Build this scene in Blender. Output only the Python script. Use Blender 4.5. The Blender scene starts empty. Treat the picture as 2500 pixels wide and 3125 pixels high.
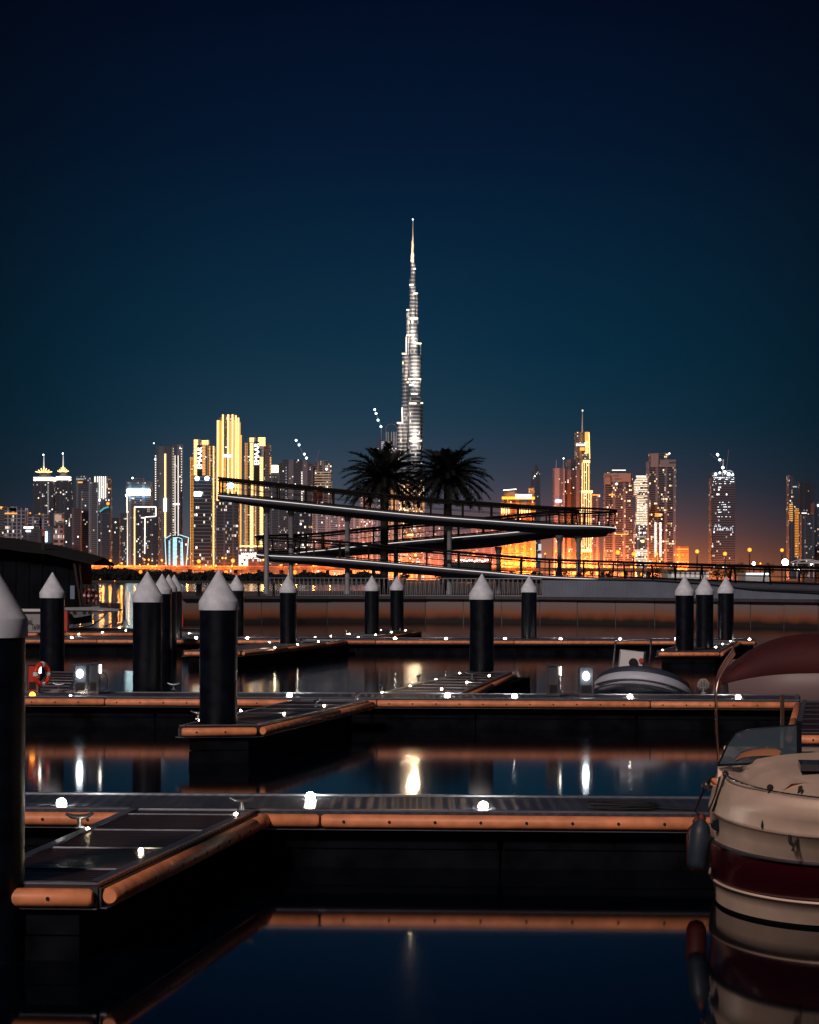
import bpy, math, random
from mathutils import Vector, Matrix
R = math.radians
random.seed(11)
scn = bpy.context.scene
col = scn.collection
# ------------------------------------------------------------------ camera
F = 7291.7; HY = 1767.0; CAMZ = 3.2; ROLL = R(0.2)
cd = bpy.data.cameras.new('camera'); cam = bpy.data.objects.new('camera', cd); col.objects.link(cam)
cam.location = (0, 0, CAMZ); cam.rotation_euler = (R(90), -ROLL, 0)
cd.sensor_fit = 'HORIZONTAL'; cd.sensor_width = 24; cd.lens = 70
cd.shift_y = (HY - 1562.5) / 2500; cd.clip_start = .5; cd.clip_end = 20000
scn.camera = cam
# ------------------------------------------------------------------ world (night sky with city glow low down)
w = bpy.data.worlds.new('World'); scn.world = w; w.use_nodes = True
nt = w.node_tree; nt.nodes.clear()
def N(t, **k):
    n = nt.nodes.new(t)
    for a, b in k.items(): setattr(n, a, b)
    return n
def ramp(n, stops):
    e = n.color_ramp.elements
    while len(e) > 1: e.remove(e[-1])
    e[0].position = stops[0][0]; e[0].color = (*stops[0][1], 1)
    for p, c in stops[1:]:
        x = e.new(p); x.color = (*c, 1)
tc = N('ShaderNodeTexCoord'); sp = N('ShaderNodeSeparateXYZ'); nt.links.new(tc.outputs['Generated'], sp.inputs[0])
mr = N('ShaderNodeMapRange'); mr.inputs[1].default_value = 0; mr.inputs[2].default_value = .5
nt.links.new(sp.outputs[2], mr.inputs[0])
cr = N('ShaderNodeValToRGB'); nt.links.new(mr.outputs[0], cr.inputs[0])
# position = sin(elevation) / 0.5
ramp(cr, [(0, (.12, .060, .050)), (.018, (.075, .054, .058)), (.04, (.046, .048, .068)), (.06, (.030, .044, .070)), (.08, (.016, .038, .066)), (.13, (.003, .031, .060)), (.19, (.0, .0240, .052)), (.27, (.0, .0150, .040)),
          (.36, (.0, .0066, .026)), (.50, (.0, .0010, .0105)), (1, (.0, .0008, .006))])
# azimuth: glow is strongest over the middle of the skyline
az = N('ShaderNodeMath', operation='MULTIPLY'); nt.links.new(sp.outputs[0], az.inputs[0]); az.inputs[1].default_value = 1
sq = N('ShaderNodeMath', operation='POWER'); ab = N('ShaderNodeMath', operation='ABSOLUTE')
nt.links.new(az.outputs[0], ab.inputs[0]); nt.links.new(ab.outputs[0], sq.inputs[0]); sq.inputs[1].default_value = 2
am = N('ShaderNodeMapRange'); nt.links.new(sq.outputs[0], am.inputs[0])
am.inputs[1].default_value = 0; am.inputs[2].default_value = .03; am.inputs[3].default_value = 1.0; am.inputs[4].default_value = .36
vm = N('ShaderNodeVectorMath', operation='SCALE'); nt.links.new(cr.outputs[0], vm.inputs[0]); nt.links.new(am.outputs[0], vm.inputs[3])
# two pools of city light in the low sky: orange over the right-hand towers, pale over the golden towers
def lobe(x0, wx, ez, colr, base):
    a = N('ShaderNodeMath', operation='SUBTRACT'); nt.links.new(sp.outputs[0], a.inputs[0]); a.inputs[1].default_value = x0
    b = N('ShaderNodeMath', operation='DIVIDE'); nt.links.new(a.outputs[0], b.inputs[0]); b.inputs[1].default_value = wx
    c = N('ShaderNodeMath', operation='MULTIPLY'); nt.links.new(b.outputs[0], c.inputs[0]); nt.links.new(b.outputs[0], c.inputs[1])
    d = N('ShaderNodeMath', operation='ABSOLUTE'); nt.links.new(sp.outputs[2], d.inputs[0])
    e = N('ShaderNodeMath', operation='DIVIDE'); nt.links.new(d.outputs[0], e.inputs[0]); e.inputs[1].default_value = ez
    f = N('ShaderNodeMath', operation='ADD'); nt.links.new(c.outputs[0], f.inputs[0]); nt.links.new(e.outputs[0], f.inputs[1])
    g = N('ShaderNodeMath', operation='MULTIPLY'); nt.links.new(f.outputs[0], g.inputs[0]); g.inputs[1].default_value = -1
    h = N('ShaderNodeMath', operation='EXPONENT'); nt.links.new(g.outputs[0], h.inputs[0])
    s_ = N('ShaderNodeVectorMath', operation='SCALE'); s_.inputs[0].default_value = colr; nt.links.new(h.outputs[0], s_.inputs[3])
    t_ = N('ShaderNodeVectorMath', operation='ADD'); nt.links.new(base, t_.inputs[0]); nt.links.new(s_.outputs[0], t_.inputs[1]); return t_.outputs[0]
o_ = lobe(.07, .07, .011, (.95, .22, .025), vm.outputs[0]); o_ = lobe(-.075, .05, .028, (.07, .085, .10), o_); o_ = lobe(-.01, .06, .03, (.07, .06, .065), o_)
# a Nishita dusk sky far below the horizon adds its trace of blue
sk = N('ShaderNodeTexSky'); sk.sky_type = 'NISHITA'; sk.sun_disc = False; sk.sun_elevation = R(-8); sk.sun_rotation = R(200)
bg = N('ShaderNodeBackground'); bg.inputs[1].default_value = 1
bg2 = N('ShaderNodeBackground'); bg2.inputs[1].default_value = .05
ad = N('ShaderNodeAddShader'); wo = N('ShaderNodeOutputWorld')
nt.links.new(o_, bg.inputs[0]); nt.links.new(sk.outputs[0], bg2.inputs[0])
nt.links.new(bg.outputs[0], ad.inputs[0]); nt.links.new(bg2.outputs[0], ad.inputs[1]); nt.links.new(ad.outputs[0], wo.inputs[0])
# ------------------------------------------------------------------ the one sun: low warm light falling on the marina from behind the camera
sl = bpy.data.lights.new('sun', 'SUN'); sl.energy = 1.5; sl.color = (1.0, .82, .73); sl.angle = R(6)
so = bpy.data.objects.new('sun', sl); col.objects.link(so)
so.rotation_euler = Vector((-.42, -1.0, .62)).to_track_quat('Z', 'Y').to_euler()
# ------------------------------------------------------------------ exposure and sampling
vs = scn.view_settings; vs.view_transform = 'Standard'; vs.look = 'None'; vs.exposure = 0; vs.gamma = 1
cy = scn.cycles; cy.use_denoising = True; cy.max_bounces = 6; cy.volume_bounces = 0; cy.transparent_max_bounces = 8
cy.sample_clamp_indirect = 3; cy.use_light_tree = True; cy.caustics_reflective = True
# ================================================================== helpers
def XZ(px, py, d):
    u = px - 1250; v = py - HY
    return ((u + v * ROLL) / F * d, CAMZ - (v - u * ROLL) / F * d)
def PT(px, py, d):
    x, z = XZ(px, py, d); return Vector((x, d, z))
def G(px, py, z):            # point on the level z that this pixel of the photograph looks at
    u = px - 1250; v = py - HY
    d = (CAMZ - z) * F / (v - u * ROLL)
    return Vector(((u + v * ROLL) / F * d, d, z))
def tag(o, label, cat, group=None):
    o['label'] = label; o['category'] = cat
    if group: o['group'] = group
    if len(label.split()) > 16: print('LONG', len(label.split()), label)
    return o
def thing(name, label, cat, loc=(0, 0, 0), rz=0, group=None):
    o = bpy.data.objects.new(name, None); col.objects.link(o); o.location = loc; o.rotation_euler = (0, 0, rz)
    o.empty_display_size = .2
    return tag(o, label, cat, group)
def kids(o): return [c for c in bpy.data.objects if c.parent == o]
def dup(root, loc, rz=0, label=None, group=None, _k=None):
    r = root.copy(); col.objects.link(r); r.location = loc; r.rotation_euler = (0, 0, rz)
    if label: r['label'] = label
    if group: r['group'] = group
    for ch in root_kids[root.name]:
        c = ch.copy(); col.objects.link(c); c.parent = r
        for g in root_kids.get(ch.name, []):
            d = g.copy(); col.objects.link(d); d.parent = c
    return r
root_kids = {}
class MB:
    def __init__(s, org=(0, 0, 0)):
        s.v = []; s.f = []; s.m = []; s.o = Vector(org); s.mi = 0; s.sm = []
        s.smooth = False
    def add(s, vs, fs):
        b = len(s.v); s.v += [tuple(Vector(p) - s.o) for p in vs]
        for f in fs: s.f.append([b + i for i in f]); s.m.append(s.mi); s.sm.append(s.smooth)
    def box(s, x0, x1, y0, y1, z0, z1):
        s.add([(x0, y0, z0), (x1, y0, z0), (x1, y1, z0), (x0, y1, z0), (x0, y0, z1), (x1, y0, z1), (x1, y1, z1), (x0, y1, z1)],
              [(0, 3, 2, 1), (4, 5, 6, 7), (0, 1, 5, 4), (1, 2, 6, 5), (2, 3, 7, 6), (3, 0, 4, 7)])
    def prism(s, pts, z0, z1):
        n = len(pts); 
        s.add([(p[0], p[1], z0) for p in pts] + [(p[0], p[1], z1) for p in pts],
              [tuple(range(n - 1, -1, -1)), tuple(range(n, 2 * n))] + [(i, (i + 1) % n, n + (i + 1) % n, n + i) for i in range(n)])
    def bar(s, a, b, wx, wz):      # rectangular bar between two points, width wx, height wz
        a = Vector(a); b = Vector(b); d = (b - a).normalized()
        up = Vector((0, 0, 1)) if abs(d.z) < .95 else Vector((0, 1, 0))
        l = d.cross(up).normalized(); u = l.cross(d).normalized()
        P = []
        for c in (a, b):
            for q, r in ((-1, -1), (1, -1), (1, 1), (-1, 1)): P.append(c + l * q * wx / 2 + u * r * wz / 2)
        s.add(P, [(0, 1, 2, 3), (7, 6, 5, 4), (0, 4, 5, 1), (1, 5, 6, 2), (2, 6, 7, 3), (3, 7, 4, 0)])
    def tube(s, pts, r, n=8, cap=True):
        pts = [Vector(p) for p in pts]; rs = r if isinstance(r, (list, tuple)) else [r] * len(pts)
        P = []; ref = None
        for i, p in enumerate(pts):
            d = (pts[min(i + 1, len(pts) - 1)] - pts[max(i - 1, 0)]).normalized()
            if ref is None: ref = Vector((0, 0, 1)) if abs(d.z) < .9 else Vector((1, 0, 0))
            l = d.cross(ref); 
            if l.length < 1e-4: l = d.cross(Vector((.3, .8, .2)))
            l.normalize(); u = l.cross(d).normalized(); ref = u
            for k in range(n):
                a = 2 * math.pi * k / n; P.append(p + (l * math.cos(a) + u * math.sin(a)) * rs[i])
        m = len(pts)
        fs = [(i * n + k, i * n + (k + 1) % n, (i + 1) * n + (k + 1) % n, (i + 1) * n + k) for i in range(m - 1) for k in range(n)]
        sm = s.smooth; s.smooth = True; s.add(P, fs); s.smooth = sm
        if cap:
            s.add(P[:n], [tuple(range(n - 1, -1, -1))]); s.add(P[-n:], [tuple(range(n))])
    def lathe(s, prof, c=(0, 0, 0), n=20, smooth=True):
        P = []; c = Vector(c)
        for r, z in prof:
            for k in range(n):
                a = 2 * math.pi * k / n; P.append((c.x + r * math.cos(a), c.y + r * math.sin(a), c.z + z))
        fs = [(i * n + k, i * n + (k + 1) % n, (i + 1) * n + (k + 1) % n, (i + 1) * n + k) for i in range(len(prof) - 1) for k in range(n)]
        sm = s.smooth; s.smooth = smooth; s.add(P, fs); s.smooth = sm
        s.add(P[-n:], [tuple(range(n))]); s.add(P[:n], [tuple(range(n - 1, -1, -1))])
    def ball(s, c, r, n=10, sz=1):
        m = max(4, n // 2); prof = [(max(1e-3, r * math.sin(math.pi * i / m)), -r * sz * math.cos(math.pi * i / m)) for i in range(m + 1)]
        s.lathe(prof, c, n)
    def build(s, name, mats, parent=None, kind=None):
        me = bpy.data.meshes.new(name); me.from_pydata(s.v, [], s.f); 
        if not isinstance(mats, (list, tuple)): mats = [mats]
        for m in mats: me.materials.append(m)
        me.polygons.foreach_set('material_index', s.m); me.polygons.foreach_set('use_smooth', s.sm); me.update()
        o = bpy.data.objects.new(name, me); col.objects.link(o)
        if parent is not None:
            o.parent = parent; root_kids.setdefault(parent.name, []).append(o)
        else: o.location = s.o
        if kind: o['kind'] = kind
        return o
# ------------------------------------------------------------------ materials
def mat(name, c, rough=.5, metal=0, noise=0, scale=5, bump=0, emis=None, es=0, spec=.5, coat=0):
    m = bpy.data.materials.new(name); m.use_nodes = True; t = m.node_tree; b = t.nodes['Principled BSDF']
    b.inputs['Base Color'].default_value = (*c, 1); b.inputs['Roughness'].default_value = rough; b.inputs['Metallic'].default_value = metal
    b.inputs['Specular IOR Level'].default_value = spec; b.inputs['Coat Weight'].default_value = coat
    if emis: b.inputs['Emission Color'].default_value = (*emis, 1); b.inputs['Emission Strength'].default_value = es
    if noise or bump:
        co = t.nodes.new('ShaderNodeTexCoord'); n = t.nodes.new('ShaderNodeTexNoise'); n.inputs['Scale'].default_value = scale; n.inputs['Detail'].default_value = 6
        t.links.new(co.outputs['Object'], n.inputs['Vector'])
        if noise:
            r = t.nodes.new('ShaderNodeMapRange'); r.inputs[1].default_value = .3; r.inputs[2].default_value = .7
            r.inputs[3].default_value = 1 - noise; r.inputs[4].default_value = 1 + noise * .5
            v = t.nodes.new('ShaderNodeVectorMath'); v.operation = 'SCALE'; v.inputs[0].default_value = c
            t.links.new(n.outputs[0], r.inputs[0]); t.links.new(r.outputs[0], v.inputs[3]); t.links.new(v.outputs[0], b.inputs['Base Color'])
        if bump:
            bp = t.nodes.new('ShaderNodeBump'); bp.inputs['Strength'].default_value = bump; bp.inputs['Distance'].default_value = .02
            t.links.new(n.outputs[0], bp.inputs['Height']); t.links.new(bp.outputs[0], b.inputs['Normal'])
    return m
def emi(name, c, s): return mat(name, (.02, .02, .02), emis=c, es=s)
M_cone = mat('cap_paint', (.78, .82, .95), .55, noise=.22, scale=5)
M_pile = mat('pile_black', (.004, .006, .013), .32, noise=.8, scale=4, bump=.5, spec=.35)
M_fend = mat('fender_tan', (.95, .33, .15), .48, noise=.32, scale=5, bump=.35)
M_bolt = mat('bolt', (.03, .03, .04), .4, .6)
M_alu = mat('aluminium', (.42, .46, .55), .3, .9, noise=.2, scale=8)
M_conc = mat('float_concrete', (.005, .006, .010), .85, noise=.9, scale=2.2, bump=.5, spec=.06)
M_steel = mat('steel', (.5, .5, .55), .22, 1)
M_dark = mat('dark_metal', (.02, .018, .02), .4, .4)
M_rail = mat('rail_dark', (.003, .002, .002), .6, .0, spec=.2)
M_white = mat('white_paint', (.7, .7, .75), .4)
M_red = mat('red_paint', (.55, .04, .02), .4)
M_redfab = mat('maroon_canvas', (.07, .006, .010), .8, noise=.3, scale=3, bump=.2)
M_rope = mat('rope_black', (.012, .012, .014), .8)
M_gel = mat('gelcoat_cream', (.93, .67, .54), .34, noise=.16, scale=2.3, coat=.1)
M_maroon = mat('hull_maroon', (.045, .003, .008), .25, coat=.2)
M_under = mat('antifoul', (.01, .012, .02), .5)
M_lamp = emi('lamp_white', (1, .93, .80), 150)
M_stud = emi('stud_warm', (1, .80, .52), 60)
M_cold = emi('lamp_cold', (.86, .95, 1), 30)
M_amber = emi('lamp_amber', (1, .30, .03), 7)
M_led = emi('led_line', (1, .90, .84), 1.15)
M_sod = emi('sodium_globe', (1, .27, .02), 2.6)
M_sod2 = emi('sodium_small', (1, .25, .02), 2.0)

def deckmat(name, c, pl, ang):
    m = mat(name, c, .34, noise=.4, scale=3); t = m.node_tree; b = t.nodes['Principled BSDF']
    co = t.nodes.new('ShaderNodeTexCoord'); mp = t.nodes.new('ShaderNodeMapping'); mp.inputs['Rotation'].default_value = (0, 0, ang)
    wv = t.nodes.new('ShaderNodeTexWave'); wv.inputs['Scale'].default_value = pl; wv.wave_profile = 'SIN'
    bp = t.nodes.new('ShaderNodeBump'); bp.inputs['Strength'].default_value = .7; bp.inputs['Distance'].default_value = .01
    t.links.new(co.outputs['Object'], mp.inputs[0]); t.links.new(mp.outputs[0], wv.inputs[0]); t.links.new(wv.outputs['Fac'], bp.inputs['Height'])
    t.links.new(bp.outputs[0], b.inputs['Normal'])
    return m
M_deck = deckmat('deck_grey', (.055, .06, .085), 2.2, R(0))
M_deck2 = deckmat('deck_finger', (.045, .018, .016), 2.2, R(90))
# facade: storeys, window cells, some lit
def facade_group():
    g = bpy.data.node_groups.new('Facade', 'ShaderNodeTree')
    I = g.interface
    for nm, ty, dv in (('Glass', 'NodeSocketColor', (.03, .04, .06, 1)), ('Band', 'NodeSocketColor', (.2, .2, .22, 1)), ('WarmA', 'NodeSocketColor', (1, .8, .5, 1)),
                       ('WarmB', 'NodeSocketColor', (1, .95, .9, 1)), ('CellW', 'NodeSocketFloat', 4), ('FloorH', 'NodeSocketFloat', 4), ('Lit', 'NodeSocketFloat', .1),
                       ('Strength', 'NodeSocketFloat', 2), ('Seed', 'NodeSocketFloat', 0), ('FinW', 'NodeSocketFloat', 12), ('FinD', 'NodeSocketFloat', .3), ('BandD', 'NodeSocketFloat', .3)):
        s = I.new_socket(nm, in_out='INPUT', socket_type=ty); s.default_value = dv
    I.new_socket('Shader', in_out='OUTPUT', socket_type='NodeSocketShader')
    n = g.nodes; L = g.links.new
    gi = n.new('NodeGroupInput'); go = n.new('NodeGroupOutput')
    def Mx(op, a, b=None, c=None):
        k = n.new('ShaderNodeMath'); k.operation = op
        for i, q in enumerate((a, b, c)):
            if q is None: continue
            if isinstance(q, (int, float)): k.inputs[i].default_value = q
            else: L(q, k.inputs[i])
        return k.outputs[0]
    co = n.new('ShaderNodeTexCoord'); so_ = n.new('ShaderNodeSeparateXYZ'); L(co.outputs['Object'], so_.inputs[0])
    sn = n.new('ShaderNodeSeparateXYZ'); L(co.outputs['Normal'], sn.inputs[0])
    side = Mx('GREATER_THAN', Mx('ABSOLUTE', sn.outputs[0]), Mx('ABSOLUTE', sn.outputs[1]))
    wall = Mx('LESS_THAN', Mx('ABSOLUTE', sn.outputs[2]), .7)
    u = Mx('ADD', Mx('MULTIPLY', side, Mx('SUBTRACT', so_.outputs[1], so_.outputs[0])), so_.outputs[0])
    u = Mx('ADD', u, 1000.3); z = Mx('ADD', so_.outputs[2], .01)
    us = Mx('DIVIDE', u, gi.outputs['CellW']); zs = Mx('DIVIDE', z, gi.outputs['FloorH'])
    cu = Mx('FLOOR', us); fu = Mx('FRACT', us); cz = Mx('FLOOR', zs); fz = Mx('FRACT', zs)
    cb = n.new('ShaderNodeCombineXYZ'); L(Mx('ADD', cu, Mx('MULTIPLY', side, 77)), cb.inputs[0]); L(cz, cb.inputs[1]); L(gi.outputs['Seed'], cb.inputs[2])
    wn = n.new('ShaderNodeTexWhiteNoise'); wn.noise_dimensions = '3D'; L(cb.outputs[0], wn.inputs[0])
    cb2 = n.new('ShaderNodeCombineXYZ'); L(Mx('MULTIPLY', cu, .13), cb2.inputs[0]); L(Mx('MULTIPLY', cz, .35), cb2.inputs[1]); L(gi.outputs['Seed'], cb2.inputs[2])
    nz = n.new('ShaderNodeTexNoise'); nz.inputs['Scale'].default_value = 1; L(cb2.outputs[0], nz.inputs[0])
    cl = Mx('POWER', Mx('MULTIPLY', nz.outputs[0], 1.75), 4)
    lit = Mx('LESS_THAN', wn.outputs[0], Mx('MULTIPLY', gi.outputs['Lit'], cl))
    win = Mx('MULTIPLY', Mx('MULTIPLY', Mx('GREATER_THAN', fu, .14), Mx('LESS_THAN', fu, .86)), Mx('GREATER_THAN', fz, .35))
    e = Mx('MULTIPLY', Mx('MULTIPLY', lit, win), wall)
    sc = n.new('ShaderNodeSeparateXYZ'); L(wn.outputs['Color'], sc.inputs[0])
    e = Mx('MULTIPLY', e, Mx('ADD', .25, Mx('MULTIPLY', Mx('POWER', sc.outputs[1], 3), 1.6)))
    e = Mx('MULTIPLY', e, gi.outputs['Strength'])
    mc = n.new('ShaderNodeMix'); mc.data_type = 'RGBA'; L(sc.outputs[2], mc.inputs[0]); L(gi.outputs['WarmA'], mc.inputs[6]); L(gi.outputs['WarmB'], mc.inputs[7])
    band = Mx('LESS_THAN', fz, gi.outputs['BandD'])
    fin = Mx('LESS_THAN', Mx('FRACT', Mx('DIVIDE', u, gi.outputs['FinW'])), gi.outputs['FinD'])
    bm = Mx('MAXIMUM', band, fin)
    mb_ = n.new('ShaderNodeMix'); mb_.data_type = 'RGBA'; L(bm, mb_.inputs[0]); L(gi.outputs['Glass'], mb_.inputs[6]); L(gi.outputs['Band'], mb_.inputs[7])
    p = n.new('ShaderNodeBsdfPrincipled'); L(mb_.outputs[2], p.inputs['Base Color']); p.inputs['Roughness'].default_value = .5
    L(mc.outputs[2], p.inputs['Emission Color']); L(e, p.inputs['Emission Strength']); L(p.outputs[0], go.inputs[0])
    return g
FG = facade_group(); _fs = [0]
def fac(glass=(.035, .05, .08), band=(.20, .20, .24), lit=.10, st=2.2, cw=4, fh=4, a=(1, .62, .28), b=(.9, .95, 1), finw=14, find=.2, bd=.25):
    _fs[0] += 1
    m = bpy.data.materials.new('facade'); m.use_nodes = True; t = m.node_tree; t.nodes.clear()
    k = t.nodes.new('ShaderNodeGroup'); k.node_tree = FG; o = t.nodes.new('ShaderNodeOutputMaterial'); t.links.new(k.outputs[0], o.inputs[0])
    band = (band[0] * .75, band[1] * .86, band[2] * 1.05); glass = (glass[0] * .5, glass[1] * .6, glass[2] * .75)
    for nm, v in (('Glass', (*glass, 1)), ('Band', (*band, 1)), ('WarmA', (*a, 1)), ('WarmB', (*b, 1)), ('CellW', cw * .62), ('FloorH', fh * .85), ('Lit', lit * .75), ('Strength', st * .95), ('Seed', _fs[0] * 3.7),
                  ('FinW', finw), ('FinD', find), ('BandD', bd)): k.inputs[nm].default_value = v
    m.cycles.emission_sampling = 'NONE'
    return m
# ================================================================== SETTING: water, land
def water_mat():
    m = bpy.data.materials.new('water'); m.use_nodes = True; t = m.node_tree; b = t.nodes['Principled BSDF']
    b.inputs['Base Color'].default_value = (.001, .003, .008, 1); b.inputs['IOR'].default_value = 1.34; b.inputs['Roughness'].default_value = .055
    c_ = t.nodes.new('ShaderNodeTexCoord'); s_ = t.nodes.new('ShaderNodeSeparateXYZ'); r_ = t.nodes.new('ShaderNodeMapRange'); t.links.new(c_.outputs['Object'], s_.inputs[0]); t.links.new(s_.outputs[1], r_.inputs[0])
    r_.inputs[1].default_value = 20; r_.inputs[2].default_value = 70; r_.inputs[3].default_value = .045; r_.inputs[4].default_value = .105; t.links.new(r_.outputs[0], b.inputs['Roughness'])
    co = t.nodes.new('ShaderNodeTexCoord'); n = t.nodes.new('ShaderNodeTexNoise'); n.inputs['Scale'].default_value = .35; n.inputs['Detail'].default_value = 3
    mp = t.nodes.new('ShaderNodeMapping'); mp.inputs['Scale'].default_value = (1, .6, 1)
    bp = t.nodes.new('ShaderNodeBump'); bp.inputs['Strength'].default_value = .05; bp.inputs['Distance'].default_value = .012
    t.links.new(co.outputs['Object'], mp.inputs[0]); t.links.new(mp.outputs[0], n.inputs['Vector']); t.links.new(n.outputs[0], bp.inputs['Height']); t.links.new(bp.outputs[0], b.inputs['Normal'])
    return m
mb = MB(); mb.box(-1900, 1900, -40, 6900, -2, 0)
mb.build('water', water_mat(), kind='structure')
M_land = mat('earth', (.05, .045, .04), .9, noise=.4, scale=.05)
M_pave = mat('paving', (.10, .095, .1), .7, noise=.3, scale=.6)
mb = MB(); mb.box(-1850, 1850, 1570, 6850, -1.5, 1.6); mb.build('ground', M_land, kind='structure')
# promenade behind the quay wall and the land that runs back on the right
QW = [(552, 166.5), (640, 167.5), (800, 169), (1000, 171), (1300, 173), (1650, 172), (2000, 166), (2500, 156), (3100, 140)]
qp = [Vector((XZ(px, 1800, d)[0], d, 0)) for px, d in QW]
QZ = 1.96
pts = [(p.x, p.y + .02) for p in qp] + [(150, 120), (800, 1569), (XZ(1175, 1780, 1500)[0], 1569), (XZ(1175, 1780, 262)[0], 262), (XZ(560, 1780, 240)[0], 235), (XZ(545, 1780, 190)[0], 190)]
pts = [(p[0], p[1]) for p in pts]
mb = MB(); mb.prism(pts, -1.5, QZ - .06); mb.build('promenade', M_pave, kind='structure')
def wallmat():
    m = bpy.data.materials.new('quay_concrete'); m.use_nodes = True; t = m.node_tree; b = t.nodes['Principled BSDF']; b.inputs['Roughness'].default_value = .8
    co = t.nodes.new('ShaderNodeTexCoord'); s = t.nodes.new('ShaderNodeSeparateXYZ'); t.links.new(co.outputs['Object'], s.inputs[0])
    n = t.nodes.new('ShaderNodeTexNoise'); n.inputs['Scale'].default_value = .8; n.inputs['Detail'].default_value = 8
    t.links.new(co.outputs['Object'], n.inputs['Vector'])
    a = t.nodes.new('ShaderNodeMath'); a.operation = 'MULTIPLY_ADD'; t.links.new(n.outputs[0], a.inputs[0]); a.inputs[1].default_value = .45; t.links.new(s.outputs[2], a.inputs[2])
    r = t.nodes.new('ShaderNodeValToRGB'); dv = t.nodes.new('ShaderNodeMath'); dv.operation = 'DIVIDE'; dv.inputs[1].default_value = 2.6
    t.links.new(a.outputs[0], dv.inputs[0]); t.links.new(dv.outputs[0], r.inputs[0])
    ramp(r, [(0, (.008, .006, .008)), (.20, (.014, .008, .008)), (.28, (.16, .045, .018)), (.40, (.28, .095, .05)), (.52, (.22, .14, .125)), (.72, (.20, .175, .19)), (1, (.25, .22, .25))])  # dark tide stain at the foot; orange-brown stain and painted orange glow above
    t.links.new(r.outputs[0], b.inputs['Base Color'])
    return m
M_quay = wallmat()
root = thing('quay_wall', 'long curved concrete quay wall with dark tide stain and painted orange glow behind the marina', 'quay wall', (0, 170, 0))
W = MB((0, 170, 0)); CP = MB((0, 170, 0))
M_joint = mat('joint', (.006, .006, .008), .9)
for i in range(len(qp) - 1):
    a, b = qp[i], qp[i + 1]; n = max(1, round((b - a).length / 3.0)); d = (b - a).normalized(); nn = Vector((d.y, -d.x, 0))
    for k in range(n):
        p = a + (b - a) * k / n; q = a + (b - a) * (k + 1) / n - d * .07
        r_ = random.uniform(0, .03)
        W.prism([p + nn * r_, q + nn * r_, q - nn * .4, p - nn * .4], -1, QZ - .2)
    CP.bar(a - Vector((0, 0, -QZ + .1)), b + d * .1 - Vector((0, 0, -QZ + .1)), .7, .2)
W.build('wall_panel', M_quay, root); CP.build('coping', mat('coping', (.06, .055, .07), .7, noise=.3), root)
# white bar balustrade of the left half
def zline(p, z): return Vector((p.x, p.y, z))
def along(poly, step):
    out = []; 
    for i in range(len(poly) - 1):
        a, b = poly[i], poly[i + 1]; L = (b - a).length; n = max(1, round(L / step))
        out += [a + (b - a) * k / n for k in range(n)]
    out.append(poly[-1]); return out
M_bal = mat('balustrade', (.35, .38, .46), .4, .3)
bp_ = [Vector((XZ(px, 1800, d + .3)[0], d + .3, 0)) for px, d in ((815, 168.4), (1000, 171), (1300, 173), (1655, 172))]
root = thing('balustrade', 'pale grey balustrade of thin upright bars on the quay wall below the ramp', 'railing', (0, 172, QZ))
g = MB((0, 172, QZ)); 
ap = along(bp_, .17)
for i, p in enumerate(ap):
    ln = .06 * (1 if i % 2 else -1)
    g.bar(zline(p, QZ), zline(p + Vector((ln, 0, 0)), QZ + 1.25), .022, .022)
g.build('bar_grille', M_bal, root)
g = MB((0, 172, QZ)); g.tube([zline(p, QZ + 1.28) for p in bp_], .035, 6); g.build('top_rail', M_bal, root)
g = MB((0, 172, QZ)); g.tube([zline(p, QZ + .05) for p in bp_], .03, 6); g.build('bottom_rail', M_bal, root)
# ribbed pale parapet on the right half
root = thing('parapet', 'pale ribbed parapet wall on the quay right of the ramp columns', 'parapet', (10, 168, QZ))
pp = [Vector((XZ(px, 1800, d)[0], d, 0)) for px, d in ((1655, 172.2), (1820, 169.8), (2000, 166.3), (2150, 163.3), (2300, 160.3), (2500, 156.4), (2800, 149))]
ph = [1.22, 1.22, 1.15, .95, .55, .35, .3]
g = MB((10, 168, QZ)); M_par = mat('parapet_paint', (.17, .20, .27), .6, noise=.15, scale=1)
for i in range(len(pp) - 1):
    a, b = pp[i], pp[i + 1]; n = round((b - a).length / .25)
    for k in range(n):
        t0, t1 = k / n, (k + .75) / n; p = a.lerp(b, t0); q = a.lerp(b, t1); r_ = a.lerp(b, (k + 1) / n); h = ph[i] + (ph[i + 1] - ph[i]) * t0
        nn = Vector((0, -1, 0))
        g.prism([p + nn * .06, q + nn * .06, q - nn * .1, p - nn * .1], QZ, QZ + h)
        g.prism([q + nn * .02, r_ + nn * .02, r_ - nn * .1, q - nn * .1], QZ, QZ + h)
g.build('panel', M_par, root)
g = MB((10, 168, QZ))
for i in range(len(pp) - 1): g.bar(zline(pp[i], QZ + ph[i] + .03), zline(pp[i + 1], QZ + ph[i + 1] + .03), .24, .06)
g.build('cap_rail', M_dark, root)
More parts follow.
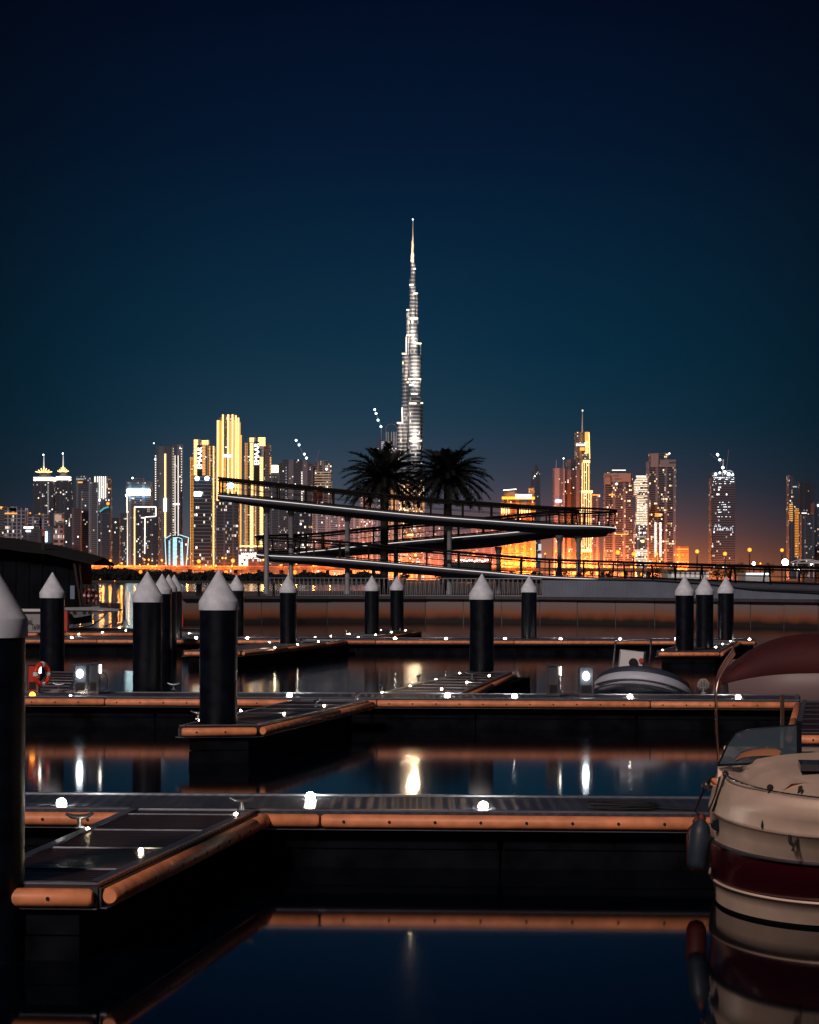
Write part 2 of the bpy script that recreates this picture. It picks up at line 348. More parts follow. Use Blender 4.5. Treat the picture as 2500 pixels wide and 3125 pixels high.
# ================================================================== RAMP
def smooth_path(nodes, per=10):
    out = []
    P = [Vector(n) for n in nodes]
    for i in range(len(P) - 1):
        p0, p1, p2, p3 = P[max(i - 1, 0)], P[i], P[i + 1], P[min(i + 2, len(P) - 1)]
        for k in range(per):
            t = k / per
            out.append(.5 * ((2 * p1) + (p2 - p0) * t + (2 * p0 - 5 * p1 + 4 * p2 - p3) * t * t + (3 * p1 - p0 - 3 * p2 + p3) * t ** 3))
    out.append(P[-1]); return out
DA, DB = 191.6, 199.2
def nd(px, py, d, th): 
    x, z = XZ(px, py, d - 1.5); return (x * d / (d - 1.5), d, z, th)
arcR = (DB - DA) / 2
nodes = [nd(668, 1509, DA, .25), nd(760, 1518, DA, .45), nd(900, 1532, DA, .6), nd(1243, 1567, DA, .62), nd(1500, 1587, DA, .62), nd(1690, 1600, DA, .62)]
cxr = nodes[-1][0]; z0 = nodes[-1][2]
for a in (30, 60, 90, 120, 150):
    nodes.append((cxr + arcR * math.sin(R(a)) * 1.0, DA + arcR * (1 - math.cos(R(a))), z0 - .25 * a / 180, .6))
nodes += [nd(1690, 1610, DB, .7), nd(1500, 1628, DB, 1.0), nd(1300, 1645, DB, .95), nd(1120, 1662, DB, .7), nd(985, 1676, DB, .6)]
cxl = nodes[-1][0]; z0 = nodes[-1][2]; zc = nd(985, 1700, DA, .6)[2]
for a in (30, 60, 90, 120, 150):
    nodes.append((cxl - arcR * math.sin(R(a)), DB - arcR * (1 - math.cos(R(a))), z0 + (zc - z0) * a / 180, .5))
nodes += [nd(985, 1700, DA, .6), nd(1150, 1714, DA, .62), nd(1400, 1736, DA, .6), nd(1650, 1757, DA, .5), nd(1850, 1765, DA - 1, .3), nd(2100, 1775, DA - 6, .2), nd(2500, 1790, DA - 18, .2), nd(2900, 1800, DA - 30, .2)]
sp3 = smooth_path([n[:3] for n in nodes], 8); th = []
for i in range(len(nodes) - 1): th += [nodes[i][3] + (nodes[i + 1][3] - nodes[i][3]) * k / 8 for k in range(8)]
th.append(nodes[-1][3])
lat = []
for i in range(len(sp3)):
    d = sp3[min(i + 1, len(sp3) - 1)] - sp3[max(i - 1, 0)]; d.z = 0; d.normalize(); lat.append(Vector((d.y, -d.x, 0)))
root = thing('footbridge_ramp', 'dark zigzag pedestrian ramp on round columns with glowing white edge lines', 'ramp', (0, DA, QZ))
O = (0, DA, QZ)
def sweep(sec, name, m, i0=0, i1=None, close=True, smooth=True):
    i1 = i1 or len(sp3); g = MB(O); P = []; n = None
    for i in range(i0, i1):
        s = sec(th[i]); n = len(s)
        for a, b in s: P.append(sp3[i] + lat[i] * a + Vector((0, 0, b)))
    g.smooth = smooth
    c = i1 - i0
    g.add(P, [(i * n + k, i * n + (k + 1) % n, (i + 1) * n + (k + 1) % n, (i + 1) * n + k) for i in range(c - 1) for k in range(n)] + [tuple(range(n)), tuple(range((c - 1) * n + n - 1, (c - 1) * n - 1, -1))])
    return g.build(name, m, root)
M_slab = mat('ramp_steel', (.07, .08, .11), .6, .0, noise=.15, scale=2)
M_soff = mat('ramp_soffit', (.025, .022, .03), .7)
sweep(lambda t: [(-1.3, .02), (1.3, .02), (1.3, -.08), (-1.3, -.08)], 'walkway', mat('ramp_deck', (.04, .035, .04), .6), smooth=False)
for s in (1, -1):
    sweep(lambda t: [(s * (1.3 + .22 * math.cos(R(a))), -.17 + .24 * math.sin(R(a))) for a in range(-120, 121, 30)], 'edge_tube', M_slab)
    sweep(lambda t: [(s * 1.54 + .026 * math.cos(R(a)), -.08 + .026 * math.sin(R(a))) for a in range(0, 360, 60)], 'light_strip', M_led, 0, len(sp3) - 24)
sweep(lambda t: [(-1.2, -.12), (1.2, -.12), (1.15, -.2), (.7, -.12 - t), (-.7, -.12 - t), (-1.15, -.2)], 'soffit', M_soff)
# railings
def railpts(s, h, out): return [sp3[i] + lat[i] * s * (1.38 + out) + Vector((0, 0, h)) for i in range(len(sp3))]
for s in (1, -1):
    for (h, o_, r_, nm) in ((1.34, .16, .09, 'top_rail'), (.62, .08, .02, 'wire'), (1.12, .08, .05, 'hand_rail'), (.16, .0, .04, 'bottom_rail')):
        g = MB(O); g.tube(railpts(s, h, o_), r_, 6); g.build(nm, M_rail, root)
pm = MB(); pm.bar((0, 0, -.12), (.0, 0, .1), .06, .1); pm.bar((0, 0, .1), (.17, 0, 1.32), .07, .12)
proto = pm.build('rail_post', M_rail, root); plen = 0; cnt = 0; first = True
acc = 0
for s in (1, -1):
    acc = 9.0
    for i in range(1, len(sp3)):
        acc += (sp3[i] - sp3[i - 1]).length
        if acc >= 2.05:
            acc = 0
            if first: o = proto; first = False
            else:
                if sp3[i].x > 29: continue
                o = proto.copy(); col.objects.link(o)
            o.parent = root; p = sp3[i] + lat[i] * s * 1.38; o.location = p - Vector(O); o.rotation_euler = (0, 0, math.atan2(lat[i].y * s, lat[i].x * s)); cnt += 1
M_col = mat('column_paint', (.22, .23, .27), .5, noise=.2, scale=2)
for px, yt, d in ((814, 1530, DA), (889, 1540, DA + .1), (1061, 1556, DA), (1209, 1555, DB + 3), (1372, 1585, DA), (1522, 1655, DB), (1708, 1620, DB - 2), (1766, 1622, DA + .2)):
    x, z = XZ(px, yt + 14, d); c = MB(O); c.lathe([(.26, 0), (.26, .3), (.2, .34), (.19, z - QZ - .55), (.22, z - QZ - .5), (.30, z - QZ - .2), (.34, z - QZ)], (x, d, QZ), 14); c.build('column', M_col, root)
# ================================================================== PALMS
M_frond = mat('palm_leaf', (.004, .006, .004), .7); M_trunk = mat('palm_trunk', (.03, .022, .018), .9, noise=.6, scale=6, bump=1)
def palm(px, ytop, d, label, seed, r0, lean=0):
    rn = random.Random(seed); x, zt = XZ(px, ytop, d); root = thing('palm_tree', label, 'palm tree', (x, d, QZ), 0, 'palms rising through the ramp')
    t = MB(); prof = []; z = 0
    while z < zt - QZ: 
        prof += [(.33 + .03, z), (.30, z + .16)]; z += .2
    t.lathe([(a + .06 * max(0, 1 - b / 1.2), b) for a, b in prof] + [(.45, zt - QZ + .1), (.5, zt - QZ + .5), (.3, zt - QZ + .9)], (0, 0, 0), 14); t.build('trunk', M_trunk, root)
    c = MB((0, 0, 0)); base = Vector((0, 0, zt - QZ + .6)); c.mi = 0
    for i in range(72):
        az_ = i * 2.39996 + rn.uniform(-.2, .2); el = R(66 - 84 * (i / 71) ** .9 + rn.uniform(-8, 8)); L = r0 * rn.uniform(.86, 1.06) * (1 - .12 * max(0, math.sin(el)) ** 2)
        p = base.copy(); d_ = Vector((math.cos(az_) * math.cos(el), math.sin(az_) * math.cos(el), math.sin(el))); pts = [p.copy()]; ns = 13
        for k in range(ns):
            p = p + d_ * L / ns; d_ = (d_ + Vector((0, 0, -.07 - .04 * k / ns))).normalized(); pts.append(p.copy())
        c.tube(pts, [.04 - .0027 * k for k in range(len(pts))], 4, False)
        for k in range(2, len(pts)):
            a = pts[k - 1]; b = pts[k]; dd = (b - a).normalized(); sd = dd.cross(Vector((0, 0, 1))); sd = sd.normalized() if sd.length > .01 else Vector((1, 0, 0)); up = sd.cross(dd)
            ll = .68 * math.sin(math.pi * min(1, (k / ns) * .60 + .22)) + .10
            for q in range(6):
                o_ = a.lerp(b, q / 6)
                for s in (1, -1):
                    v = (dd * .75 + sd * s * rn.uniform(.55, 1) + up * rn.uniform(-.1, .45)).normalized() * ll * rn.uniform(.8, 1.15); wd = dd * .045
                    c.add([o_ - wd, o_ + wd, o_ + v * .6 + wd * 1.1 + Vector((0, 0, -.01)), o_ + v + Vector((0, 0, -.06))], [(0, 1, 2), (0, 2, 3)])
    c.build('crown', M_frond, root)
palm(1174, 1488, 195.6, 'dark date palm over the ramp nearer the tallest tower', 3, 4.0)
palm(1367, 1480, 195.4, 'dark date palm over the ramp with trunk behind the middle column', 17, 4.0)
# ================================================================== DOCKS
DZ = .64
def inset(a, b, o):  # offset line to its right side
    d = (b - a).normalized(); n = Vector((d.y, -d.x, 0)); return a + n * o, b + n * o
M_side = mat('side_plate', (.05, .05, .065), .5, .4)
def dock(name, label, cat, fl, fr, br, bl, fenders, deckm, group=None, fw=.075, strips=0, floats=3.2):
    """fl, fr = near edge left/right; br, bl = far edge; fenders: 'f','r','b','l' edges"""
    P = [Vector((p.x, p.y, 0)) for p in (fl, fr, br, bl)]; c = sum(P, Vector()) / 4
    root = thing(name, label, cat, (c.x, c.y, 0), 0, group); O = (c.x, c.y, 0)
    g = MB(O); g.prism(P, DZ - .14, DZ); g.build('deck', deckm, root)
    E = {'f': (0, 1), 'r': (1, 2), 'b': (2, 3), 'l': (3, 0)}
    g = MB(O)
    for k, (i, j) in E.items():
        a, b = inset(P[i], P[j], -.05); g.bar(zline(a, DZ + .008), zline(b, DZ + .008), .09, .022)
        a, b = inset(P[i], P[j], .03); g.bar(zline(a, DZ - .195), zline(b, DZ - .195), .09, .012)
    g.build('edge_frame', M_alu, root)
    g = MB(O)
    for k, (i, j) in E.items():
        a, b = inset(P[i], P[j], .012); g.bar(zline(a, DZ - .105), zline(b, DZ - .105), .024, .16)
    g.build('side_plate', M_side, root)
    if name == 'finger_pier' and len(fenders) and (P[3] - P[0]).length > 3:
        g = MB(O); n = int((P[3] - P[0]).length / 1.45)
        for k in range(1, n + 1):
            t = (k - .35) / n; a = P[0].lerp(P[3], t); b = P[1].lerp(P[2], t); g = MB(O); g.bar(zline(a, DZ + .004), zline(b, DZ + .004), .035, .012); g.build('joint_strip', M_alu, root)
    for k in fenders:
        i, j = E[k]; a, b = inset(P[i], P[j], fw + .012); d = (b - a).normalized(); n = Vector((d.y, -d.x, 0)); L = (b - a).length
        f = MB(O); x = .03; seg = 5.8
        while x < L - .1:
            e = min(x + seg, L - .03)
            f.tube([zline(a + d * x, DZ - .1), zline(a + d * (x + .03), DZ - .1), zline(a + d * (e - .03), DZ - .1), zline(a + d * e, DZ - .1)], [fw * .75, fw, fw, fw * .75], 14)
            f.mi = 1; q = x + .25
            while q < e - .1:
                p = zline(a + d * q + n * (fw - .012), DZ - .1); f.tube([p, p + n * .018], .017, 8); q += .5
            f.mi = 0; x = e + .025
        f.build('fender', [M_fend, M_bolt], root)
    # floats
    a, b, c2, d2 = P; L = (b - a).length; n = max(1, int(L / floats)); u = (b - a).normalized(); v = ((d2 - a) - u * (d2 - a).dot(u)); wv = v.length; vn = v.normalized()
    if L >= wv:
        for k in range(n):
            s0 = L * (k + .002) / n; s1 = L * (k + .996) / n; g = MB(O)
            p = [a + u * s0 + vn * .16, a + u * s1 + vn * .16, a + u * s1 + vn * (wv - .16), a + u * s0 + vn * (wv - .16)]
            g.prism(p, -.35, .2); g.prism([q + (-(q - sum(p, Vector()) / 4)).normalized() * .02 for q in p], .215, DZ - .15); g.build('float_block', M_conc, root)
        g = MB(O); q_ = vn * wv / 2; g.bar(zline(a + q_ + u * .2, .1), zline(b + q_ - u * .2, .1), .5, .8); g.build('gap_blocker', M_conc, root)  # hidden bar added to block the sky showing between the float blocks
    else:
        v = d2 - a; wv = v.length; vn = v.normalized(); n = max(1, int(wv / floats))
        for k in range(n):
            s0 = wv * (k + .002) / n; s1 = wv * (k + .996) / n; g = MB(O)
            p = [a + vn * s0 + u * .16, a + vn * s0 + u * (L - .16), a + vn * s1 + u * (L - .16), a + vn * s1 + u * .16]
            g.prism(p, -.35, .2); g.prism([q + (-(q - sum(p, Vector()) / 4)).normalized() * .02 for q in p], .215, DZ - .15); g.build('float_block', M_conc, root)
    return root
def W_(px, py): return G(px, py, DZ)
def ext(a, b, t): return a + (b - a) * t
# near walkway
a, b = W_(80, 2468), W_(2108, 2484); c, d = W_(2108, 2434), W_(80, 2421)
dock('walkway', 'nearest floating walkway crossing the picture with grey grooved deck and salmon fender', 'floating dock', ext(a, b, -.35), ext(a, b, 1.25), ext(d, c, 1.25), ext(d, c, -.35), 'f', M_deck, 'floating walkways')
# its finger on the left with the biggest pile at its end
fa, fb = W_(792, 2471), W_(400, 2468)
ea, eb = G(300, 2700, DZ), G(-130, 2700, DZ)
fr = (fa - ea); 
dock('finger_pier', 'nearest finger pier running from the walkway toward the big left pile', 'finger pier', eb + Vector((0, .1, 0)), ea, fa + Vector((0, -.03, 0)), fb + Vector((0, -.03, 0)), 'fr', M_deck2, 'finger piers', .078)
# middle walkway
a, b = W_(80, 2127), W_(2440, 2138); c, d = W_(2440, 2122), W_(80, 2112)
dock('walkway', 'middle floating walkway with power pedestals and five bright deck lamps', 'floating dock', ext(a, b, -.25), ext(a, b, 1.0), ext(d, c, 1.0), ext(d, c, -.25), 'f', M_deck, 'floating walkways')
dock('finger_pier', 'finger pier reaching toward the camera from the middle walkway, small red plate on its end', 'finger pier', W_(548, 2216), W_(786, 2214), W_(1125, 2137), W_(905, 2136), 'fr', M_deck2, 'finger piers')
dock('finger_pier', 'finger pier behind the middle walkway ending at the pile left of the pedestals', 'finger pier', W_(1168, 2114), W_(1410, 2116), W_(1562, 2052), W_(1440, 2049), 'r', M_deck2, 'finger piers')
dock('finger_pier', 'finger pier half hidden behind the cruiser windscreen, red brown deck with cleats', 'finger pier', W_(2425, 2238), W_(2800, 2238), W_(2680, 2140), W_(2448, 2139), 'fl', M_deck2, 'finger piers')
dock('finger_pier', 'short finger pier behind the left pedestals with a life ring at its foot', 'finger pier', W_(100, 2110), W_(215, 2110), W_(255, 2052), W_(150, 2050), 'r', M_deck2, 'finger piers')
# far walkway
a, b = W_(80, 1950), W_(2180, 1955); c, d = W_(2180, 1949), W_(80, 1944)
dock('walkway', 'farthest floating walkway below the quay wall with a row of lamps', 'floating dock', ext(a, b, -.1), ext(a, b, 1.06), ext(d, c, 1.06), ext(d, c, -.1), 'f', M_deck, 'floating walkways')
dock('finger_pier', 'finger pier of the far walkway carrying the pile left of the balustrade end', 'finger pier', W_(560, 1986), W_(735, 1986), W_(1052, 1954), W_(930, 1953), 'fr', M_deck2, 'finger piers')
dock('finger_pier', 'finger pier behind the far walkway with two piles side by side', 'finger pier', W_(1010, 1945), W_(1140, 1945), W_(1275, 1924), W_(1185, 1921), 'r', M_deck2, 'finger piers')
dock('finger_pier', 'finger pier of the far walkway carrying three piles near the red canopy', 'finger pier', W_(2006, 1988), W_(2196, 1988), W_(2252, 1957), W_(2120, 1955), 'fr', M_deck2, 'finger piers')
dock('pontoon', 'low dark pontoon with cables in front of the fuel hut', 'pontoon', W_(60, 1930), W_(700, 1930), W_(640, 1918), W_(60, 1917), 'f', M_deck2)
dock('finger_pier', 'short pier under the amber lamp with a small kiosk by the round quay end', 'finger pier', W_(522, 1942), W_(640, 1942), W_(640, 1920), W_(535, 1918), 'fl', M_deck2, 'finger piers')
# red warning plates on the fender ends
for px, py, lb in ((648, 2222, 'red warning plate with white mark on the fender of the middle finger pier'), (2095, 1995, 'red warning plate on the fender below the three right piles')):
    p = G(px, py, DZ - .1); r_ = thing('warning_plate', lb, 'warning plate', (p.x, p.y - .22, DZ - .12))
    g = MB(); g.box(-.09, .09, -.004, .004, -.04, .04); g.build('plate', emi('plate_red', (1, .16, .05), .35) if False else mat('plate_red', (.9, .10, .03), .4), r_)
    g = MB(); g.box(.03, .07, -.006, -.004, -.008, .008); g.box(.042, .058, -.0065, -.004, -.026, .026); g.box(-.07, 0, -.006, -.004, .010, .016); g.box(-.07, 0, -.006, -.004, -.014, -.008); g.build('marking', M_white, r_)
# ------------------------------------------------------------------ piles
def make_pile():
    r = thing('mooring_pile', '', 'mooring pile', (0, 0, 0), 0, 'mooring piles with white cone caps')
    g = MB(); g.lathe([(.335, -1.6), (.335, 2.1)], (0, 0, 0), 32); g.build('shaft', M_pile, r)
    g = MB(); g.smooth = False; g.lathe([(.352, 2.0), (.356, 2.02), (.356, 2.14), (.35, 2.16)], (0, 0, 0), 40)
    g.lathe([(.35, 2.16), (.02, 2.70), (.004, 2.715)], (0, 0, 0), 40); g.build('cap', M_cone, r)
    return r
pile0 = make_pile(); first = True
for px, pw, base, lb in (
    (-45, 255, None, 'biggest mooring pile, cut by the left edge of the photo'),
    (160, 77, 2046, 'mooring pile in front of the dark fuel hut and its lettered panel'),
    (450, 92, 2108, 'mooring pile standing behind the middle walkway right of the left pedestals'),
    (495, 60, None, 'mooring pile partly hidden by the one right of the left pedestals'),
    (515, 52, None, 'small mooring pile squeezed behind two others near the cable pontoon'),
    (532, 50, None, 'small mooring pile just left of the amber lamp kiosk'),
    (668, 121, 2207, 'second largest mooring pile, on the finger with the red plate'),
    (722, 47, None, 'mooring pile peeping out right behind the second largest one'),
    (880, 54, 1965, 'mooring pile before the left end of the balustrade'),
    (1135, 46, 1935, 'left one of the two mooring piles standing side by side under the palms'),
    (1212, 43, 1919, 'right one of the two mooring piles standing side by side under the palms'),
    (1471, 78, 2049, 'tall mooring pile on the finger behind the middle walkway, right of centre'),
    (1615, 56, 1955, 'mooring pile before the start of the ribbed parapet'),
    (2090, 60, 1986, 'front and tallest of the three mooring piles near the red canopy'),
    (2151, 56, 1971, 'middle of the three mooring piles near the red canopy'),
    (2216, 50, 1938, 'hindmost of the three mooring piles near the red canopy')):
    dd = .7 * F / pw + (1.2 if px == 2090 else .7 if px == 1471 else 12.6 if px == 1615 else 0); x = XZ(px, 1800, dd)[0]
    if first: o = pile0; o.location = (x, dd, .55); first = False
    else: o = dup(pile0, (x, dd, .55 + random.uniform(-.02, .02)), random.uniform(0, 1))
    o['label'] = lb
for o in bpy.data.objects:
    if o.name.startswith('mooring_pile'): o.location.z = .70 if o.location.y < 25 else .64
# shafts stand from the sea bed: cap tip 2.715 above deck
# ------------------------------------------------------------------ lamps on decks
def make_lamp(r, name, cat, m, lb, group):
    t = thing(name, lb, cat, (0, 0, 0), 0, group)
    g = MB(); g.lathe([(r * 1.35, 0), (r * 1.3, r * .18), (r * 1.0, r * .22)], (0, 0, 0), 14); g.build('base', M_alu, t)
    g = MB(); g.ball((0, 0, r * .4), r, 12); g.build('globe', m, t)
    return t
lampA = make_lamp(.056, 'deck_lamp', 'deck lamp', M_lamp, '', 'bright lamps on the floating walkways')
first = True
ordn = ['first', 'second', 'third', 'fourth', 'fifth', 'sixth', 'seventh', 'eighth', 'ninth', 'tenth', 'eleventh']
EDGE = {'nearest walkway': (80, 2468, 2108, 2484, .45), 'middle walkway': (80, 2127, 2440, 2138, .78), 'far walkway': (80, 1950, 2180, 1955, 1.3)}
rows = [('nearest walkway', [(188, 2458), (947, 2430), (1475, 2472)], 1.0), ('middle walkway', [(884, 2131), (1366, 2121), (1571, 2133), (1923, 2126), (2253, 2135)], 1.05),
        ('far walkway', [(219, 1950), (599, 1951), (755, 1949), (1206, 1950), (1362, 1953), (1542, 1953), (1711, 1955), (1893, 1951), (2063, 1955), (2288, 1954)], .9)]
for nm, L, sc_ in rows:
    for i, (px, py) in enumerate(L):
        p = G(px, py, DZ + .03); e_ = EDGE[nm]; ed = G(px, e_[1] + (e_[3] - e_[1]) * (px - e_[0]) / (e_[2] - e_[0]), DZ).y + e_[4]
        if p.y < ed: p.x *= ed / p.y; p.y = ed
        if first: o = lampA; o.location = (p.x, p.y, DZ); first = False
        else: o = dup(lampA, (p.x, p.y, DZ))
        if nm == 'far walkway': o.scale = (.9,) * 3
        o['label'] = f'bright white deck lamp on the {nm}, {ordn[i]} from the left'
stud = make_lamp(.024, 'deck_stud', 'deck light', M_stud, '', 'small lights set in the finger pier decks')
stud.location = (0, -20, DZ); first = True
studs = [('nearest finger pier', [(268, 2526), (720, 2480), (430, 2589)]),
         ('middle walkway', [(215, 2121), (614, 2117)]),
         ('finger pier with the red plate', [(867, 2175), (610, 2196), (990, 2151), (735, 2167)]),
         ('finger pier behind the middle walkway', [(1252, 2092), (1331, 2072), (1403, 2053), (1493, 2060), (1425, 2080), (1166, 2112), (1348, 2101)]),
         ('finger pier left of the balustrade end', [(822, 1959), (839, 1975), (962, 1944), (908, 1966), (972, 1957)]),
         ('finger pier with two piles', [(1010, 1940), (1066, 1934), (1146, 1936), (1195, 1929), (1163, 1922), (1238, 1923), (1094, 1943)]),
         ('finger pier with three piles', [(2022, 1983), (2206, 1965), (2185, 1974), (2230, 1956)]),
         ('cable pontoon', [(241, 1934), (384, 1923), (313, 1929), (365, 1915)]),
         ('pier with the kiosk', [(577, 1932)])]
for nm, L in studs:
    for i, (px, py) in enumerate(L):
        p = G(px, py, DZ + .03)
        if first: o = stud; o.location = (p.x, p.y, DZ); first = False
        else: o = dup(stud, (p.x, p.y, DZ))
        s_ = 1 if p.y < 30 else 1.05 if p.y < 80 else 1.25
        o.scale = (s_,) * 3
        o['label'] = f'small warm light on the {nm}, {ordn[i]} of its lights' if len(L) > 1 else f'single small warm light on the {nm}'
        # thin metal joint beside the light, running across the deck
# amber lamps
amb = make_lamp(.07, 'amber_lamp', 'amber lamp', M_amber, 'amber warning lamp at the edge of the big left pile on the middle walkway', 'amber lamps')
p = G(99, 2114, DZ + .08); amb.location = (p.x, p.y, DZ)
p = G(533, 1920, DZ + .15); o = dup(amb, (p.x, p.y, DZ), 0, 'amber warning lamp by the small kiosk before the round quay end'); o.scale = (1.2,) * 3
# cleats
def make_cleat():
    t = thing('mooring_cleat', '', 'cleat', (0, 0, 0), 0, 'metal cleats on the piers')
    g = MB(); g.box(-.05, .05, -.03, .03, 0, .02); g.lathe([(.03, .0), (.022, .06), (.03, .11)], (0, 0, 0), 8); g.build('base', M_alu, t)
    g = MB(); g.tube([(-.14, 0, .155), (-.08, 0, .125), (0, 0, .115), (.08, 0, .125), (.14, 0, .155)], [.014, .024, .028, .024, .014], 8); g.build('horn', M_alu, t)
    return t
cl0 = make_cleat(); first = True
for px, py, rz, lb in ((243, 2530, .3, 'cast metal cleat on the left edge of the nearest finger pier'), (738, 2478, .3, 'cast metal cleat where the nearest finger meets the walkway'),
                       (1088, 2136, 1.2, 'cast metal cleat where the finger with the red plate meets the middle walkway'), (966, 2158, 1.2, 'cleat midway along the finger with the red plate'),
                       (605, 2196, .2, 'cleat left of the pile on the finger with the red plate'), (1166, 2110, 1.2, 'cleat at the root of the finger behind the middle walkway'),
                       (1277, 2080, 1.2, 'cleat midway on the finger behind the middle walkway'), (1441, 2076, .2, 'cleat near the outer end of the finger behind the middle walkway'),
                       (180, 2106, 0, 'cleat with rope on the middle walkway left of the lit pedestal'), (530, 2106, 0, 'cleat on the middle walkway right of the second pile'),
                       (2146, 2116, 0, 'cleat wrapped with a ball of rope on the middle walkway'), (919, 1964, 1.2, 'cleat beside the pile left of the balustrade end'), (1058, 1936, 1.2, 'cleat on the finger with two piles')):
    p = G(px, py, DZ)
    s_ = 1 if p.y < 60 else 1.3
    if first: o = cl0; o.location = (p.x, p.y, DZ + .005); o.rotation_euler = (0, 0, rz); first = False
    else: o = dup(cl0, (p.x, p.y, DZ + .005), rz)
    o.scale = (s_,) * 3; o['label'] = lb
# ------------------------------------------------------------------ power pedestals
M_acr = mat('acrylic', (.10, .11, .13), .12, 0, spec=.8)
M_ped = mat('pedestal_case', (.2, .21, .24), .2, .7)
def pedestal(px0, px1, ytop, ybase, label, lit, red=False):
    p = G((px0 + px1) / 2, ybase, DZ); d = p.y; wd = (px1 - px0) / F * d; h = XZ(px0, ytop, d)[1] - DZ
    t = thing('power_pedestal', label, 'power pedestal', (p.x, d, DZ), 0, 'power pedestals on the middle walkway')
    g = MB(); w2 = wd / 2
    for sx in (-1, 1):
        for sy in (-1, 1): g.box(sx * w2 - .012, sx * w2 + .012, sy * .13 - .012, sy * .13 + .012, 0, h)
    for z in (0.03, h):
        g.bar((-w2, -.13, z), (w2, -.13, z), .03, .03); g.bar((-w2, .13, z), (w2, .13, z), .03, .03)
        g.bar((-w2, -.13, z), (-w2, .13, z), .03, .03); g.bar((w2, -.13, z), (w2, .13, z), .03, .03)
    g.build('frame', M_steel, t)
    g = MB(); g.box(-w2 + .02, w2 - .02, -.09, .10, .02, h - .02); g.build('case', M_red if red else M_ped, t)
    g = MB(); g.box(-w2 + .05, w2 - .05, -.105, -.092, h * .12, h * .38); g.build('socket_panel', M_dark, t)
    if lit:
        g = MB(); g.ball((-.01, -.13, h * .68), .07, 12, 1.3); g.build('lamp', M_cold, t)
    else:
        g = MB(); g.box(w2 + .014, w2 + .05, -.05, .05, h * .68, h * .95); g.build('side_strip', emi('side_strip', (1, .9, .75), 6), t)  # small emissive strip on the side of the case
    return t
pedestal(228, 266, 2026, 2118, 'lit power pedestal left of the twin grey one, cold white lamp glowing', True)
pedestal(270, 302, 2024, 2118, 'unlit grey power pedestal with hanging cable beside the lit left one', False)
pedestal(1669, 1706, 2030, 2126, 'power pedestal with warm side strip, left of the brightest pedestal', False)
pedestal(1767, 1811, 2033, 2126, 'brightest power pedestal left of the grey dinghy', True)
pedestal(84, 118, 2026, 2114, 'red fronted pedestal beside the life ring and the amber lamp', False, True)
# hanging cable of the left pedestal
p = G(305, 2118, DZ); g = MB((p.x, p.y, DZ)); base = Vector((p.x, p.y, DZ))
g.tube(smooth_path([base + Vector(q) for q in ((0, 0, .5), (.1, -.02, .46), (.17, -.02, .3), (.12, -.03, .1), (-.05, -.05, .02), (-.3, -.06, .02))], 5), .012, 6)
tag(g.build('power_cable', M_rope), 'black power cable hanging from the grey left pedestal', 'cable')
# life rings
def ring(px, py, d, r, label, rz=0):
    x, z = XZ(px, py, d); t = thing('life_ring', label, 'life ring', (x, d, z), rz)
    for k in range(4):
        g = MB(); g.tube([(r * math.cos(R(a)), 0, r * math.sin(R(a))) for a in range(k * 90 + 12, k * 90 + 79, 8)], .26 * r, 8); g.build('ring_segment', mat('ring_red', (.75, .05, .02) if d < 60 else (.16, .012, .01), .4), t)
        g = MB(); g.tube([(r * math.cos(R(a)), 0, r * math.sin(R(a))) for a in range(k * 90 - 11, k * 90 + 12, 7)], .27 * r, 8); g.build('band', M_white, t)
ring(128, 2057, 52.6, .22, 'red life ring with white bands next to the red fronted pedestal', R(60))
# ------------------------------------------------------------------ rope coil and cleat ropes
g = MB(); rn = random.Random(4); p0 = G(1905, 2470, DZ)
def coil(center, rx, ry, turns, rad, h=.05, seed=0):
    rn = random.Random(seed); pts = []
    for k in range(turns * 14):
        a = k / 14 * 2 * math.pi; q = 1 - .35 * rn.random() * .3 - .2 * math.sin(k * .11)
        pts.append(Vector(center) + Vector((rx * q * math.cos(a) + .02 * math.sin(k * .37), ry * q * math.sin(a), rad + h * (.5 + .5 * math.sin(k * .29)) + .01 * rn.random())))
    return pts
g = MB((p0.x, p0.y, DZ)); g.tube(coil((p0.x, p0.y, DZ), .36, .16, 9, .014, .05, 2), .014, 6); g.tube([(p0.x + .3, p0.y - .05, DZ + .03), (p0.x + .55, p0.y - .12, DZ + .02), (p0.x + .75, p0.y - .15, DZ + .015)], .014, 6)
tag(g.build('coiled_rope', M_rope), 'black rope and cable coil lying on the grooved deck of the nearest walkway', 'rope')
p1 = G(2146, 2112, DZ); g = MB((p1.x, p1.y, DZ)); 
pts = []
for k in range(90):
    a = k * .9; pts.append((p1.x + .14 * math.cos(a) * math.cos(k * .21), p1.y - .08 + .1 * math.cos(a) * math.sin(k * .21), DZ + .17 + .14 * math.sin(a)))
g.tube(pts, .006, 4); tag(g.build('rope_ball', mat('rope_pale', (.4, .38, .38), .9)), 'pale rope wound in a ball round the cleat right of the dinghy', 'rope')
p2 = G(188, 2112, DZ); g = MB((p2.x, p2.y, DZ)); g.tube(coil((p2.x, p2.y, DZ), .22, .10, 4, .012, .03, 7), .011, 5); g.tube([(p2.x + .18, p2.y, DZ + .03), (p2.x + .32, p2.y - .05, DZ + .02), (p2.x + .40, p2.y - .1, DZ + .015)], .011, 5)
tag(g.build('loose_rope', mat('rope_grey', (.25, .24, .26), .9)), 'grey loose rope heaped by the cleat left of the lit left pedestal', 'rope')
